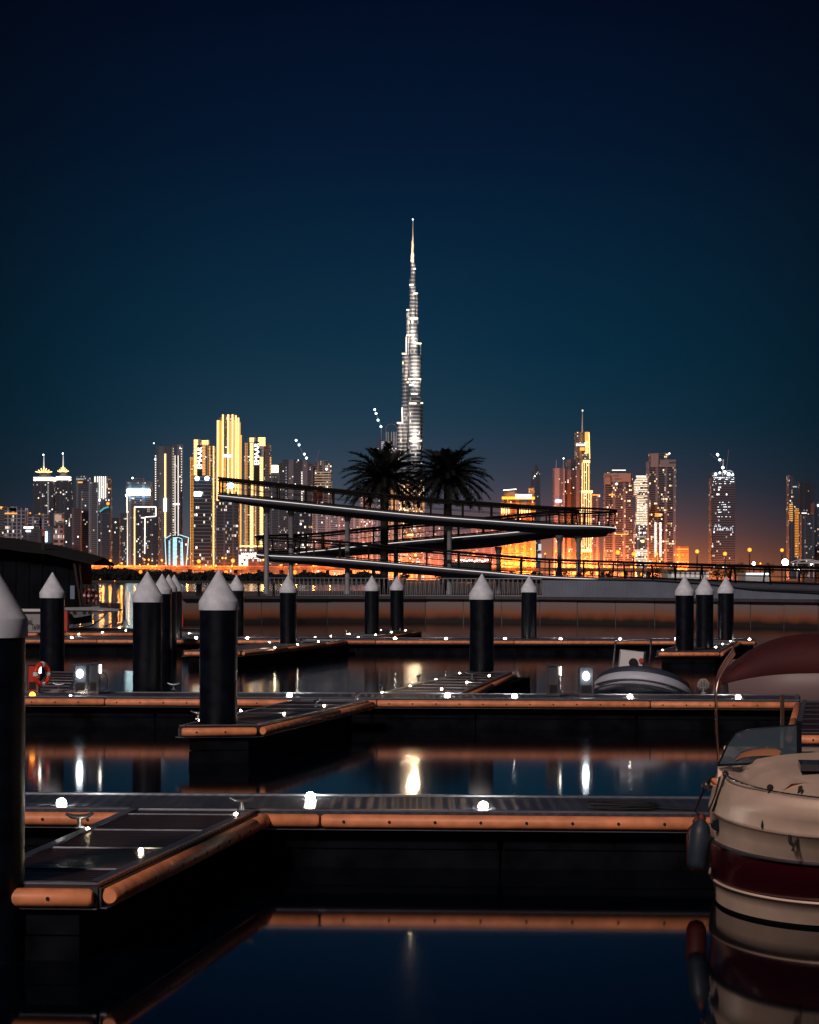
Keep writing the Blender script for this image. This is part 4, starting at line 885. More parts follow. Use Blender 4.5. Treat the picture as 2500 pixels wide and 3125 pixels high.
# ================================================================== CITY
GZ = 1.6
M_gold = emi('gold_strip', (1, .42, .08), 1.5); M_gold2 = emi('gold_strip_hot', (1, .58, .20), 3.4); M_wst = emi('white_strip', (1, .86, .72), 2.6); M_dimw = emi('dim_white_strip', (.85, .78, .78), .45)
M_hot = emi('roof_light', (.75, .95, 1), 9); M_cyan = emi('cyan_strip', (.45, .9, 1), 1.6); M_sign = emi('sign_white', (1, .97, .95), 5); M_orange = emi('orange_strip', (1, .30, .03), 2.2)
M_signd = emi('sign_dim', (.8, .9, 1), .8); M_teal = emi('teal_sign', (.1, .55, .6), .7)
M_grey = mat('tower_grey', (.16, .16, .19), .6); M_mast = mat('mast', (.5, .5, .55), .4)
class T:
    """a tower: everything is given in pixels of the photograph at this tower's own distance d"""
    def __init__(s, name, label, px, d, cat='skyscraper', group=None):
        s.d = d; s.x = XZ(px, 1700, d)[0]; s.o = (s.x, d, GZ); s.r = thing(name, label, cat, s.o, 0, group)
    def q(s, px, py): return XZ(px, py, s.d)
    def body(s, boxes, m, name='body', dep=None):
        g = MB(s.o)
        for b in boxes:
            x0, y0, x1, y1 = b[:4]; off = b[4] if len(b) > 4 else 0; k = s.d / F
            a = s.q(x0, y0); c = s.q(x1, y1); zz = GZ - 1 if y1 >= 1760 else c[1]; dp = dep or (x1 - x0) * k * .9
            g.box(a[0], XZ(x1, y0, s.d)[0], s.d + off, s.d + off + dp, zz, a[1])
        if name == 'body' and not getattr(s, 'lit', 0):
            s.lit = 1; b = boxes[0]; px = (b[0] + b[2]) / 2; a = s.q(px, 1767)
            E = 3e4 if px < 500 else 7e4 if px < 1000 else 1.2e5 if px < 1500 else 1.1e6 if px < 2110 else 1.4e5 if px < 2300 else 1.5e4
            for q in range(2 if b[2] - b[0] > 40 else 1):
                l = bpy.data.lights.new('street_glow', 'POINT'); l.energy = E; l.color = (1, .19, .03); l.shadow_soft_size = 4
                o = bpy.data.objects.new('street_light', l); col.objects.link(o); o.parent = s.r; o.location = Vector((a[0] + (b[2] - b[0]) * s.d / F * (.25 if q else -.25 if b[2] - b[0] > 40 else 0), s.d - (38 if 1500 < px < 2110 else 24), 14)) - Vector(s.o)
        return g.build(name, m, s.r)
    def strip(s, x0, y0, x1, y1, m, name='light_strip', off=-1.2, th=1.0):
        a = s.q(x0, y0); c = s.q(x1, y1); g = MB(s.o); g.box(min(a[0], c[0]), max(a[0], c[0]), s.d + off - th, s.d + off + .9, max(GZ, min(a[1], c[1])), max(a[1], c[1])); return g.build(name, m, s.r)
    def line(s, pts, wpx, m, name='light_strip', off=-1.5):
        g = MB(s.o); k = s.d / F
        for i in range(len(pts) - 1):
            a = s.q(*pts[i]); b = s.q(*pts[i + 1]); g.bar((a[0], s.d + off, a[1]), (b[0], s.d + off, b[1]), wpx * k, wpx * k)
        return g.build(name, m, s.r)
    def dashes(s, x0, x1, y0, y1, step, m, name='lit_balconies', fill=.55, off=-1.3):
        g = MB(s.o); y = y0
        while y < y1:
            a = s.q(x0, y); c = s.q(x1, min(y1, y + step * fill)); g.box(a[0], c[0], s.d + off, s.d + off + 1.2, c[1], a[1]); y += step
        return g.build(name, m, s.r)
    def ball(s, px, py, rp, m, name='roof_light', off=-2):
        a = s.q(px, py); g = MB(s.o); g.ball((a[0], s.d + off, a[1]), rp * s.d / F, 8); return g.build(name, m, s.r)
    def mast(s, px, y0, y1, wpx, m=None, name='spire'):
        a = s.q(px, y0); c = s.q(px, y1); k = s.d / F; g = MB(s.o); g.lathe([(wpx * k / 2, 0), (wpx * k * .3, (a[1] - c[1]) * .6), (wpx * k * .12, a[1] - c[1])], (c[0], s.d + 3, c[1]), 8); return g.build(name, m or M_mast, s.r)
    def text(s, st, px, py, hpx, m, rot=0, name='sign_lettering', ax='CENTER'):
        a = s.q(px, py); k = s.d / F
        return text(st, (a[0], s.d - (6 if rot else 8), a[1]), hpx * k * 1.35, m, s.r, name, (R(90), R(-rot), 0) if rot else (R(90), 0, 0), .6, s.o, ax)
cool = dict(glass=(.018, .03, .05), band=(.075, .085, .11)); grey = dict(glass=(.04, .045, .06), band=(.15, .14, .16)); pale = dict(glass=(.08, .075, .09), band=(.26, .23, .24)); dark = dict(glass=(.008, .016, .03), band=(.03, .045, .07))
# ---- left group
t = T('apartment_block', 'pale grey low apartment block cut by the left edge of the photo', 2, 3300, 'building'); t.body([(-60, 1545, 16, 1768)], fac(**grey, lit=.12, st=1.5)); t.strip(-2, 1546, 8, 1549, M_orange)
t = T('office_block', 'low office block with a bright white grid facade and amber top at far left', 45, 3250, 'building'); t.body([(14, 1550, 78, 1768), (30, 1545, 50, 1560)], fac(glass=(.02, .035, .06), band=(.30, .33, .38), lit=.1, st=1.2, cw=4, fh=6, finw=6, find=.28, bd=.22, b=(.8, .9, 1)), 'body')
t.dashes(15, 52, 1565, 1569, 6, M_orange, 'top_floor_lights', .6)
t = T('hotel_block', 'white rounded low block with curved parapets between the grid block and the twin spires', 110, 3500, 'building'); t.body([(80, 1575, 120, 1768), (104, 1568, 143, 1768, 6)], fac(glass=(.05, .06, .08), band=(.34, .34, .38), lit=.12, st=1.4, cw=6, fh=5)); t.ball(93, 1566, 2.5, M_orange); t.ball(121, 1568, 2.5, M_orange)
t = T('office_block', 'dark low block with two small white rooftop signs in front of the white rounded block', 97, 3000, 'building'); t.body([(66, 1614, 128, 1768)], fac(**dark, lit=.10, st=1.4)); t.strip(73, 1608, 101, 1612, M_sign, 'roof_sign'); t.strip(80, 1618, 94, 1623, M_sign, 'roof_sign'); t.body([(70, 1612, 104, 1616)], M_grey, 'sign_frame')
def twin(cx, w, label, yb, ysp, sd):
    t = T('spire_tower', label, cx, 4300, 'skyscraper', 'twin towers with lotus crowns'); k = t.d / F; h = w / 2
    t.body([(cx - h, yb + 18, cx + h, 1768), (cx - h * .8, yb + 8, cx + h * .8, yb + 20, 2)], fac(**dark, lit=.13, st=1.8, bd=.3))
    t.body([(cx - h * .99, yb + 2, cx + h * .99, yb + 6, -2), (cx - h * .99, yb + 9, cx + h * .99, yb + 13, -2)], M_wst, 'crown_band')
    a = t.q(cx, yb + 2); g = MB(t.o); g.lathe([(h * .85 * k, 0), (h * .6 * k, 6 * k), (h * .45 * k, 12 * k)], (a[0], t.d + h * k, a[1]), 12); g.build('crown_base', M_grey, t.r)
    g = MB(t.o); a = t.q(cx, yb - 12)
    for i in range(-3, 4): g.bar((a[0] + i * h * .12 * k, t.d + 2, a[1]), (a[0] + i * h * .27 * k, t.d + 2, a[1] + (18 - abs(i) * 5) * k), 1.6, 1.6)
    g.build('lotus', M_gold2, t.r); t.mast(cx, ysp, yb - 18, 5, emi('spire_lit', (1, .9, .8), .8)); t.ball(cx, ysp, 2.2, M_hot, 'beacon')
    return t
t = twin(133, 62, 'left and wider of the two dark towers with glowing lotus crowns and needle spires', 1454, 1388, 1); t.dashes(145, 149, 1480, 1590, 4, M_dimw)
t = twin(192, 42, 'right and slimmer of the two dark towers with glowing lotus crowns and needle spires', 1452, 1384, 2)
t = T('apartment_block', 'small white block with large bright windows under the slimmer lotus tower', 178, 3300, 'building'); t.body([(164, 1566, 192, 1768)], fac(glass=(.1, .09, .09), band=(.32, .28, .28), lit=.5, st=1.2, cw=6, fh=7)); t.strip(168, 1571, 188, 1590, emi('panel_warm', (1, .6, .45), .5), 'lit_panel')
t = T('apartment_block', 'hexagon patterned block with warm balconies left of the red lit tower', 180, 2900, 'building'); t.body([(164, 1604, 192, 1768)], fac(glass=(.03, .02, .03), band=(.4, .32, .32), lit=.45, st=1.2, cw=5, fh=7, finw=9, find=.3, bd=.4, a=(1, .5, .2)))
t = T('office_block', 'plain slim blue grey block beside a vertical white lamp bar', 152, 3050, 'building'); t.body([(140, 1606, 163, 1768)], fac(glass=(.05, .07, .11), band=(.08, .10, .15), lit=.02)); t.strip(139, 1622, 144, 1654, emi('lamp_bar', (.7, .95, 1), 5), 'lamp_bar')
t = T('apartment_tower', 'dark narrow tower behind the hexagon patterned block', 206, 3900); t.body([(195, 1500, 219, 1768)], fac(**dark, lit=.2, st=1.8))
t = T('apartment_tower', 'narrow tower glowing red toward its foot', 232, 3600); t.body([(219, 1550, 246, 1768)], fac(glass=(.05, .03, .04), band=(.14, .09, .10), lit=.05))
t = T('skyscraper', 'broad grey tower with small rooftop name, left of the tower with light slats', 250, 4100); t.body([(227, 1456, 272, 1768), (232, 1452, 262, 1460, 4)], fac(glass=(.03, .04, .06), band=(.13, .14, .17), lit=.08, finw=22, find=.18, bd=.15)); t.text('DAMAC', 247, 1465, 5, M_signd); t.strip(238, 1470, 252, 1474, M_gold)
t = T('skyscraper', 'grey tower outlined by a thin pale frame beside the slatted light tower', 285, 3950); t.body([(245, 1500, 272, 1768, 8), (271, 1471, 299, 1768)], fac(glass=(.07, .08, .10), band=(.18, .18, .2), lit=.04, finw=16, find=.3)); t.line([(273, 1768), (273, 1473), (298, 1473), (298, 1768)], 1.6, emi('frame_dim', (.7, .75, .85), .18), 'frame')
t = T('skyscraper', 'tower with seven bright hanging light slats on its top floors', 310, 4300); t.body([(287, 1454, 336, 1768)], fac(**grey, lit=.12, st=1.6))
for i, xx in enumerate((289, 297, 303, 309, 315, 321)): t.strip(xx, 1454, xx + 2.2, 1523 - (i % 2) * 3 - (i == 0) * 45, M_wst)
t.ball(303, 1526, 4, M_hot); t.strip(326, 1475, 328, 1490, M_gold)
t = T('office_tower', 'dark glass tower with slanted curved roof and teal sign', 318, 3500); t.body([(299, 1566, 338, 1768)], fac(**cool, lit=.1, st=1.6))
g = MB(t.o); k = t.d / F; pr = [(299, 1566), (306, 1556), (318, 1546), (330, 1541), (337, 1543), (337, 1566)]; P = [t.q(*p) for p in pr]; n = len(P)
g.add([(p[0], t.d, p[1]) for p in P] + [(p[0], t.d + 22, p[1]) for p in P], [tuple(range(n)), tuple(range(2 * n - 1, n - 1, -1))] + [(i, n + i, n + (i + 1) % n, (i + 1) % n) for i in range(n)]); g.build('curved_roof', mat('roof_glass', (.03, .06, .09), .3), t.r)
t.line([(305, 1562), (318, 1551), (332, 1547)], 5, M_teal, 'roof_sign'); t.ball(330, 1537, 5, M_orange, 'beacon')
t = T('apartment_tower', 'plain dark tower right of the slanted roof tower', 350, 3600); t.body([(338, 1580, 364, 1768)], fac(**dark, lit=.07, st=1.5)); t.ball(353, 1594, 2.5, M_wst)
t = T('apartment_tower', 'speckled grey tower between the dark block and the bright topped tower', 374, 4000); t.body([(364, 1565, 386, 1768)], fac(**cool, lit=.35, st=1.4, b=(.7, 1, 1)))
t = T('skyscraper', 'tower topped with a dazzling white light box and a light line down its left corner', 420, 4200); t.body([(384, 1470, 459, 1768), (403, 1458, 437, 1475, 10)], fac(glass=(.05, .06, .08), band=(.18, .19, .21), lit=.10, st=1.6, finw=24, find=.2)); t.strip(388, 1493, 459, 1512, emi('white_box', (.62, .93, 1), 14), 'light_box', -2, 2); t.ball(405, 1459, 2.5, M_hot); t.line([(388, 1516), (389, 1735)], 2.2, M_wst); t.ball(386, 1512, 3, M_hot)
t = T('skyscraper', 'dark tower with an angular hook of glowing line on its facade', 445, 3800); t.body([(409, 1548, 484, 1768)], fac(**dark, lit=.22, st=1.6, a=(1, .7, .4)))
t.line([(411, 1735), (411, 1547)], 3, M_gold2); t.line([(411, 1547), (476, 1547)], 3, M_wst); t.line([(476, 1547), (476, 1576)], 3, M_wst); t.line([(476, 1576), (443, 1578), (442, 1690)], 2.4, M_wst)
t = T('skyscraper', 'left shaft of the tall pale pair with a dotted golden line', 500, 4600); t.body([(476, 1362, 524, 1768), (470, 1395, 478, 1768, 6)], fac(glass=(.09, .10, .13), band=(.12, .13, .16), lit=.01, finw=30, find=.3, bd=.05)); t.dashes(502, 507, 1385, 1640, 6, M_gold2, 'dotted_line', .75); t.strip(500, 1520, 509, 1562, M_wst, 'bright_line', -2.4); t.dashes(473.5, 476.5, 1390, 1530, 7, M_wst, 'corner_lights', .35); t.ball(470, 1353, 1.6, M_hot, 'beacon'); t.ball(474, 1402, 3, M_wst)
t = T('skyscraper', 'right shaft of the tall pale pair with two thin light lines', 540, 4650); t.body([(526, 1356, 556, 1768)], fac(glass=(.07, .08, .11), band=(.16, .16, .19), lit=.04, finw=20, find=.4, bd=.08)); 
t.line([(534.5, 1390), (534.5, 1635)], 1.3, M_wst); t.line([(544, 1390), (544, 1635)], 1.3, M_wst); t.dashes(528, 529.5, 1368, 1640, 8, M_wst, 'dotted_line', .3); t.dashes(553, 555, 1368, 1500, 8, M_wst, 'dotted_line', .3); t.strip(526, 1536, 548, 1541, M_wst, 'lit_floor'); t.ball(550, 1368, 2, M_wst)
t = T('exhibition_hall', 'low building outlined by two slanted white petals with blue white light columns', 540, 2700, 'building'); t.body([(510, 1645, 570, 1768)], fac(**dark, lit=.12, st=1.5, b=(.6, .9, 1)))
t.line([(522, 1633), (504, 1644), (508, 1735)], 2, M_cyan, 'outline'); t.line([(548, 1632), (576, 1641), (568, 1735)], 2, M_cyan, 'outline'); t.line([(545, 1640), (556, 1645), (560, 1735)], 1.6, M_cyan, 'outline')
t.dashes(515, 520, 1650, 1734, 4, M_cyan, 'lit_column', .6); t.dashes(528, 540, 1640, 1734, 4, M_cyan, 'lit_column', .7); t.dashes(551, 558, 1655, 1734, 4, M_cyan, 'lit_column', .6)
def emaar(cx0, cx1, yt, d, label, sx, sy0, sy1, cols):
    t = T('skyscraper', label, (cx0 + cx1) / 2, d, 'skyscraper', 'golden towers with a vertical name'); w_ = cx1 - cx0
    t.body([(cx0, yt + 55, cx0 + w_ * .25, 1768, 4), (cx0 + w_ * .12, yt, cx0 + w_ * .72, 1768), (cx0 + w_ * .55, yt + 20, cx1 - 3, 1768, 6)], fac(glass=(.06, .06, .07), band=(.34, .28, .24), lit=.16, st=1.6, finw=18, find=.35, bd=.2), dep=30)
    for (a, b, y0, y1, hot) in cols: t.dashes(a, b, y0, y1, 4.6, M_gold2 if hot else M_gold, 'lit_balconies', .6)
    t.body([(sx - 9, sy0 - 4, sx + 7, sy1 + 50, -3)], M_dark, 'sign_board', 3); t.text('EMAAR', sx + 6, sy1, 15.5, M_sign, 90, 'name_sign', 'LEFT')
    return t
t = emaar(579, 658, 1340, 4700, 'golden balcony tower with vertical EMAAR name, left of the tallest golden tower', 611, 1362, 1432, [(592, 604, 1342, 1450, 1), (616, 636, 1344, 1358, 1), (617, 627, 1360, 1450, 0), (581, 584, 1395, 1735, 0), (588, 590, 1395, 1735, 0), (638, 642, 1362, 1500, 0), (650, 654, 1362, 1735, 1), (644, 652, 1515, 1690, 0)])
t = T('office_tower', 'dark blue tower of horizontal bands with two white roof lamps before the golden towers', 618, 3900); t.body([(592, 1453, 645, 1768)], fac(glass=(.008, .02, .035), band=(.16, .19, .22), lit=.18, st=2, fh=7, cw=5, finw=900, find=0, bd=.18, a=(1, .7, .4))); t.ball(602, 1460, 7, M_hot); t.ball(632, 1460, 7, M_hot); t.strip(593, 1501, 614, 1514, M_hot, 'roof_sign')
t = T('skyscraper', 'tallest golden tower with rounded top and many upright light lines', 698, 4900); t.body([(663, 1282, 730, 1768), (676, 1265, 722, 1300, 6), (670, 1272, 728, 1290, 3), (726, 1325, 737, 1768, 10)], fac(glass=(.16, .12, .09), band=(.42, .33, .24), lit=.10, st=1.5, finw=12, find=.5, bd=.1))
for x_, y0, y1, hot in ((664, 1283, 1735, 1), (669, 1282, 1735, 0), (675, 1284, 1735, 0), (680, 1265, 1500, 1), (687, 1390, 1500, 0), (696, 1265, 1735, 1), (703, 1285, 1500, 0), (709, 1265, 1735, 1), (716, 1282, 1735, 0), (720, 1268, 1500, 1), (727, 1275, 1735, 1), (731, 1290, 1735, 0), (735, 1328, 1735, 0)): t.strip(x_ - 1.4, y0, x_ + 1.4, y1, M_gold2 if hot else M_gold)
t.strip(682, 1388, 706, 1394, M_hot, 'lit_floor', -2.6)
t = T('office_tower', 'dark speckled tower standing before the tallest golden tower', 694, 3800); t.body([(661, 1528, 728, 1768), (668, 1508, 720, 1530, 6)], fac(**cool, lit=.22, st=1.6, fh=6)); t.ball(704, 1481, 11, emi('sign_orb', (.72, .95, 1), 9), 'lamp_orb')
t = emaar(745, 828, 1335, 4750, 'golden balcony tower with vertical EMAAR name, right of the tallest golden tower', 785, 1352, 1420, [(762, 775, 1336, 1350, 1), (763, 773, 1352, 1672, 1), (788, 810, 1335, 1362, 1), (793, 803, 1395, 1670, 1), (748, 750, 1352, 1672, 0), (753, 755, 1352, 1672, 0), (824, 828, 1395, 1690, 0), (779, 782, 1400, 1690, 0)])
t.strip(728, 1665, 806, 1669, M_gold2, 'podium_light', -4)
t = T('parking_building', 'low building with a white zigzag lattice under the right EMAAR tower', 768, 3600, 'building'); t.body([(728, 1672, 808, 1768)], fac(glass=(.05, .03, .03), band=(.1, .06, .05), lit=.3, st=1.6, cw=6, fh=6))
g = MB(t.o)
for i in range(7):
    for j in range(7):
        if (i * 3 + j * 5) % 7 == 0 or (i > 3 and j > 2): continue
        a = t.q(729 + i * 7, 1687 + j * 6); b = t.q(733 + i * 7, 1693 + j * 6); c_ = t.q(736 + i * 7, 1687 + j * 6); g.bar((a[0], t.d - 1, a[1]), (b[0], t.d - 1, b[1]), .8, .9); g.bar((b[0], t.d - 1, b[1]), (c_[0], t.d - 1, c_[1]), .8, .9)
g.build('lattice', M_wst, t.r); t.dashes(775, 808, 1688, 1705, 5, M_wst, 'lit_floor', .5)
t = T('office_tower', 'plain tower under a blazing square yellow light', 836, 4500); t.body([(822, 1445, 862, 1768)], fac(**grey, lit=.10, st=1.5)); t.strip(829, 1420, 849, 1442, emi('square_light', (1, .72, .32), 9), 'light_box')
# ---- middle group
t = T('skyscraper', 'wide ribbed grey tower under the slanting crane lights', 900, 4400); t.body([(852, 1412, 950, 1768), (862, 1402, 938, 1415, 6)], fac(glass=(.03, .04, .06), band=(.17, .17, .19), lit=.08, st=1.5, finw=26, find=.35, bd=.15)); t.dashes(920, 923, 1440, 1730, 5, M_wst, 'dotted_line', .4); t.dashes(872, 875, 1425, 1520, 9, M_dimw, 'dotted_line', .4)
t = T('unfinished_tower', 'unfinished tower with lit concrete frame and a small crane on top', 984, 4450); t.body([(956, 1415, 1012, 1768), (962, 1405, 1000, 1416, 5)], fac(glass=(.03, .03, .04), band=(.28, .22, .18), lit=.35, st=1.6, cw=5, fh=5, bd=.3, finw=10, find=.3)); t.ball(997, 1432, 4, M_wst)
t.line([(965, 1405), (975, 1374)], 1.2, M_grey, 'crane'); t.dashes(960, 1010, 1440, 1500, 8, emi('site_light', (1, .7, .45), .5), 'site_lights', .3)
def cranelights(label, pts, base, d):
    t = T('tower_crane', label, base[0], d, 'crane', 'construction cranes with lamps'); 
    t.line([(base[0], base[1]), (base[0], base[2])], 2.6, M_grey, 'mast', 2); t.line([(base[0], base[1]), pts[-1]], 1.3, M_grey, 'jib', 2)
    for x_, y_ in pts: t.ball(x_, y_, 3.2, M_hot, 'jib_lamp')
cranelights('crane with slanted jib and four blue white lamps over the wide ribbed tower', [(936, 1398), (929, 1386), (913, 1358), (904, 1344)], (937, 1405, 1440), 4420)
cranelights('crane with slanted jib and four lamps left of the tallest tower', [(1163, 1302), (1154, 1282), (1148, 1262), (1144, 1250)], (1164, 1306, 1400), 5100)
for i, (x0, x1, yt, d, lb, kw) in enumerate((
    (898, 953, 1545, 3400, 'dark office block with rows of white windows under the wide ribbed tower', dict(**dark, lit=.4, st=2, cw=5, fh=5)),
    (953, 1000, 1566, 3500, 'blank pale slab block with banded right half under the unfinished tower', dict(**pale, lit=.1)),
    (1000, 1032, 1572, 3700, 'pale banded apartment block right of the blank slab block', dict(**pale, lit=.2, st=1.5, bd=.5)),
    (1026, 1062, 1556, 4000, 'pinkish apartment tower behind the left palm fronds', dict(glass=(.14, .11, .11), band=(.3, .24, .24), lit=.15, st=1.3)),
    (1060, 1100, 1575, 3800, 'pinkish apartment tower left of the first palm trunk', dict(glass=(.12, .1, .1), band=(.34, .27, .26), lit=.25, st=1.4, finw=9, find=.4)),
    (1098, 1140, 1500, 4300, 'warm lit apartment tower seen through the railing beside the first palm', dict(glass=(.12, .09, .08), band=(.32, .25, .22), lit=.3, st=1.6, finw=8, find=.4)),
    (1140, 1180, 1545, 4100, 'apartment tower directly behind the first palm trunk', dict(**pale, lit=.2, st=1.4)),
    (1178, 1216, 1488, 4300, 'warm ribbed tower just right of the first palm trunk', dict(glass=(.14, .10, .08), band=(.36, .27, .22), lit=.3, st=1.8, finw=9, find=.5)),
    (1216, 1262, 1462, 4400, 'brightest warm apartment tower between the palms', dict(glass=(.16, .11, .08), band=(.42, .31, .24), lit=.55, st=2.4, finw=10, find=.4)),
    (1262, 1296, 1475, 4350, 'warm dotted tower at the right edge of the second palm gap', dict(glass=(.14, .10, .08), band=(.36, .27, .22), lit=.45, st=2.2)),
    (1296, 1350, 1600, 4200, 'low hazy block right of the warm dotted tower', dict(glass=(.12, .09, .10), band=(.22, .17, .18), lit=.12, st=1.2)),
    (1350, 1440, 1625, 4400, 'low hazy long block behind the second palm trunk', dict(glass=(.13, .10, .11), band=(.2, .16, .17), lit=.1, st=1.2)),
    (1440, 1530, 1600, 4300, 'hazy pink block left of the orange hotel', dict(glass=(.16, .10, .10), band=(.26, .17, .16), lit=.25, st=1.2)))):
    t = T('apartment_block', lb, (x0 + x1) / 2, d, 'building', 'hazy blocks behind the ramp'); kw = dict(kw)
    if i: kw['glass'] = tuple(min(.8, q * 2.6) for q in kw['glass']); kw['band'] = tuple(min(.8, q * 2.0) for q in kw['band'])  # facade colours brightened to put the pale haze into them
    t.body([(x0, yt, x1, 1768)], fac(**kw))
    if i in (7, 8, 9):
        for q in range(3): t.dashes(x0 + 6 + q * 11, x0 + 9 + q * 11, yt + 4, yt + 120, 4, M_gold2 if i == 8 else M_gold, 'lit_balconies', .5)
    if i == 8: t.strip(1263 - 20, 1630, 1263 + 16, 1634, M_gold2, 'lit_floor', -3)
t = T('skyscraper', 'ribbed glass tower with rounded outline just left of the tallest tower', 1185, 5000); t.body([(1178, 1330, 1212, 1768), (1152, 1342, 1180, 1768, 8)], fac(glass=(.04, .05, .08), band=(.12, .12, .15), lit=.18, st=1.6, finw=22, find=.2))
for x_ in (1179, 1185, 1195, 1201, 1205, 1210): t.line([(x_, 1318), (x_, 1360)], 1.1, M_dimw)
g = MB(t.o); pts = [t.q(1178 + 17 - 17 * math.cos(R(a)), 1308 - 14 * math.sin(R(a))) for a in range(0, 181, 20)]; g.tube([(p[0], t.d + 3, p[1]) for p in pts], 1.0, 5); a = t.q(1178, 1308); b = t.q(1178, 1332); g.box(a[0] - .5, a[0] + .5, t.d + 2, t.d + 4, b[1], a[1]); a = t.q(1212, 1308); g.box(a[0] - .5, a[0] + .5, t.d + 2, t.d + 4, b[1], a[1]); g.build('arch', M_grey, t.r)
t.dashes(1164, 1174, 1348, 1372, 5, M_signd, 'lit_floor', .4)
# ---- the tallest tower
t = T('supertall_tower', 'tallest stepped silver tower tapering to a lit needle above the palms', 1262, 5494); bz = t
fb = fac(glass=(.02, .035, .06), band=(.20, .22, .27), lit=.10, st=1.8, fh=10, cw=7, finw=34, find=.05, bd=.34)
def wing(xl, xr, yt, yb, off, name='wing'):
    g = MB(t.o); k = t.d / F; a = t.q(xl, yt); c = t.q(xr, yt); zb = GZ - 1 if yb >= 1760 else t.q(xl, yb)[1]; rx = (c[0] - a[0]) / 2; cx_ = (a[0] + c[0]) / 2
    pts = [(cx_ + rx * math.sin(R(q)), t.d + off - rx * .8 * math.cos(R(q))) for q in range(-90, 91, 18)] + [(c[0], t.d + off + 40), (a[0], t.d + off + 40)]
    g.prism(pts, zb, a[1]); return g.build(name, fb, t.r)
# centre (front) wing tiers, left wing tiers, right wing tiers
for xl, xr, yt, yb, off in ((1248, 1285, 1166, 1768, -14), (1250, 1284, 1085, 1166, -6), (1250, 1276, 972, 1085, 0), (1250, 1270, 870, 972, 6), (1253, 1268, 800, 870, 10),
                            (1226, 1250, 1083, 1768, 6), (1212, 1230, 1290, 1768, 4), (1240, 1254, 948, 1083, 10), (1249.5, 1256, 848, 948, 14),
                            (1280, 1291, 1230, 1768, 2), (1282, 1286, 1050, 1230, 6), (1268, 1276, 900, 1050, 10), (1263, 1269, 822, 900, 12)):
    wing(xl, xr, yt, yb, off)
t.body([(1254.5, 772, 1263.5, 800, 14), (1256, 732, 1262.5, 772, 16)], mat('upper_spire', (.6, .58, .55), .4), 'upper_shaft')
t.mast(1260.3, 668, 734, 4.2, mat('needle', (.75, .78, .8), .4), 'needle'); t.ball(1260.3, 670, 1.8, M_hot, 'beacon')
M_bz = emi('terrace_glow', (1, .80, .52), 3.6)
for x0, x1, y in ((1254, 1262, 799), (1263, 1269, 823), (1250, 1262, 872), (1262, 1275, 898), (1241, 1249, 948), (1251, 1276, 974), (1241, 1265, 1025), (1267, 1286, 1050), (1227, 1241, 1081), (1247, 1285, 1158), (1242, 1248, 1168), (1249, 1271, 1232), (1284, 1291, 1231), (1212, 1230, 1291), (1249, 1287, 1345)):
    t.strip(x0, y, x1, y + 3.2, M_bz, 'terrace_light', -26, 3)
t.line([(1239.8, 1030), (1239.8, 1078)], 2.2, M_wst, 'edge_light', -20); t.line([(1227.5, 1245), (1228.5, 1290)], 3, M_wst, 'edge_light', -20); t.line([(1249.5, 1095), (1249.5, 1160)], .8, M_dimw, 'edge_light', -20)
t.dashes(1256, 1274, 1203, 1207, 5, M_wst, 'lit_floor', .8, -28); t.dashes(1250, 1262, 1176, 1180, 5, M_hot, 'lit_floor', .5, -28)
def uplight(px, py, d, E, c, parent, r=1.2, name='floodlight', spot=None):
    x, z = XZ(px, py, d); l = bpy.data.lights.new(name, 'POINT' if not spot else 'SPOT'); l.energy = E; l.color = c; l.shadow_soft_size = r
    if spot: l.spot_size = R(spot); l.spot_blend = 1
    o = bpy.data.objects.new(name, l); col.objects.link(o)
    o.parent = parent; o.location = Vector((x, d, z)) - parent.location
    return o
cw_ = (1, .68, .40)
for px, py, off, E in ((1258, 797, -12, 8e4), (1259, 770, -8, 5e4), (1260, 745, -6, 3e4), (1266, 820, -6, 5e4), (1256, 862, -20, 1.3e5), (1268, 893, -14, 1e5), (1259, 968, -30, 2.6e5), (1266, 940, -30, 1.6e5), (1246, 1008, -24, 2.4e5), (1252, 1030, -24, 1.6e5),
                       (1273, 1040, -20, 1.6e5), (1256, 1150, -42, 3.2e5), (1276, 1150, -42, 3.2e5), (1266, 1120, -42, 2.2e5), (1266, 1090, -42, 1.8e5), (1258, 1338, -46, 3.4e5), (1276, 1338, -46, 3.4e5), (1268, 1310, -46, 2.4e5), (1222, 1300, -30, 1.2e5), (1232, 1260, -24, 9e4)):
    uplight(px, py, 5494 + off, E * .55, cw_, t.r)
# ---- right of centre
t = T('spire_tower', 'faint hazy tower with a pointed leaf shaped top left of the golden spire tower', 1637, 5400); g = MB(t.o); pr = [(1623, 1768), (1623, 1460), (1627, 1435), (1636, 1414), (1645, 1432), (1650, 1460), (1650, 1768)]; P = [t.q(*p) for p in pr]; n = len(P)
g.add([(p[0], t.d, p[1]) for p in P] + [(p[0], t.d + 20, p[1]) for p in P], [tuple(range(n)), tuple(range(2 * n - 1, n - 1, -1))] + [(i, n + i, n + (i + 1) % n, (i + 1) % n) for i in range(n)]); g.build('body', fac(glass=(.05, .055, .08), band=(.09, .09, .12), lit=.04), t.r); t.ball(1632, 1453, 1.6, M_hot)
t = T('grand_hotel', 'orange floodlit hotel with crescent roof and white rooftop sign', 1582, 3800, 'building'); t.body([(1530, 1532, 1634, 1768), (1536, 1515, 1590, 1534, 4), (1614, 1488, 1632, 1534, 6)], fac(glass=(.30, .13, .04), band=(.55, .25, .08), lit=.35, st=2, a=(1, .6, .2), b=(1, .7, .3), finw=12, find=.4))
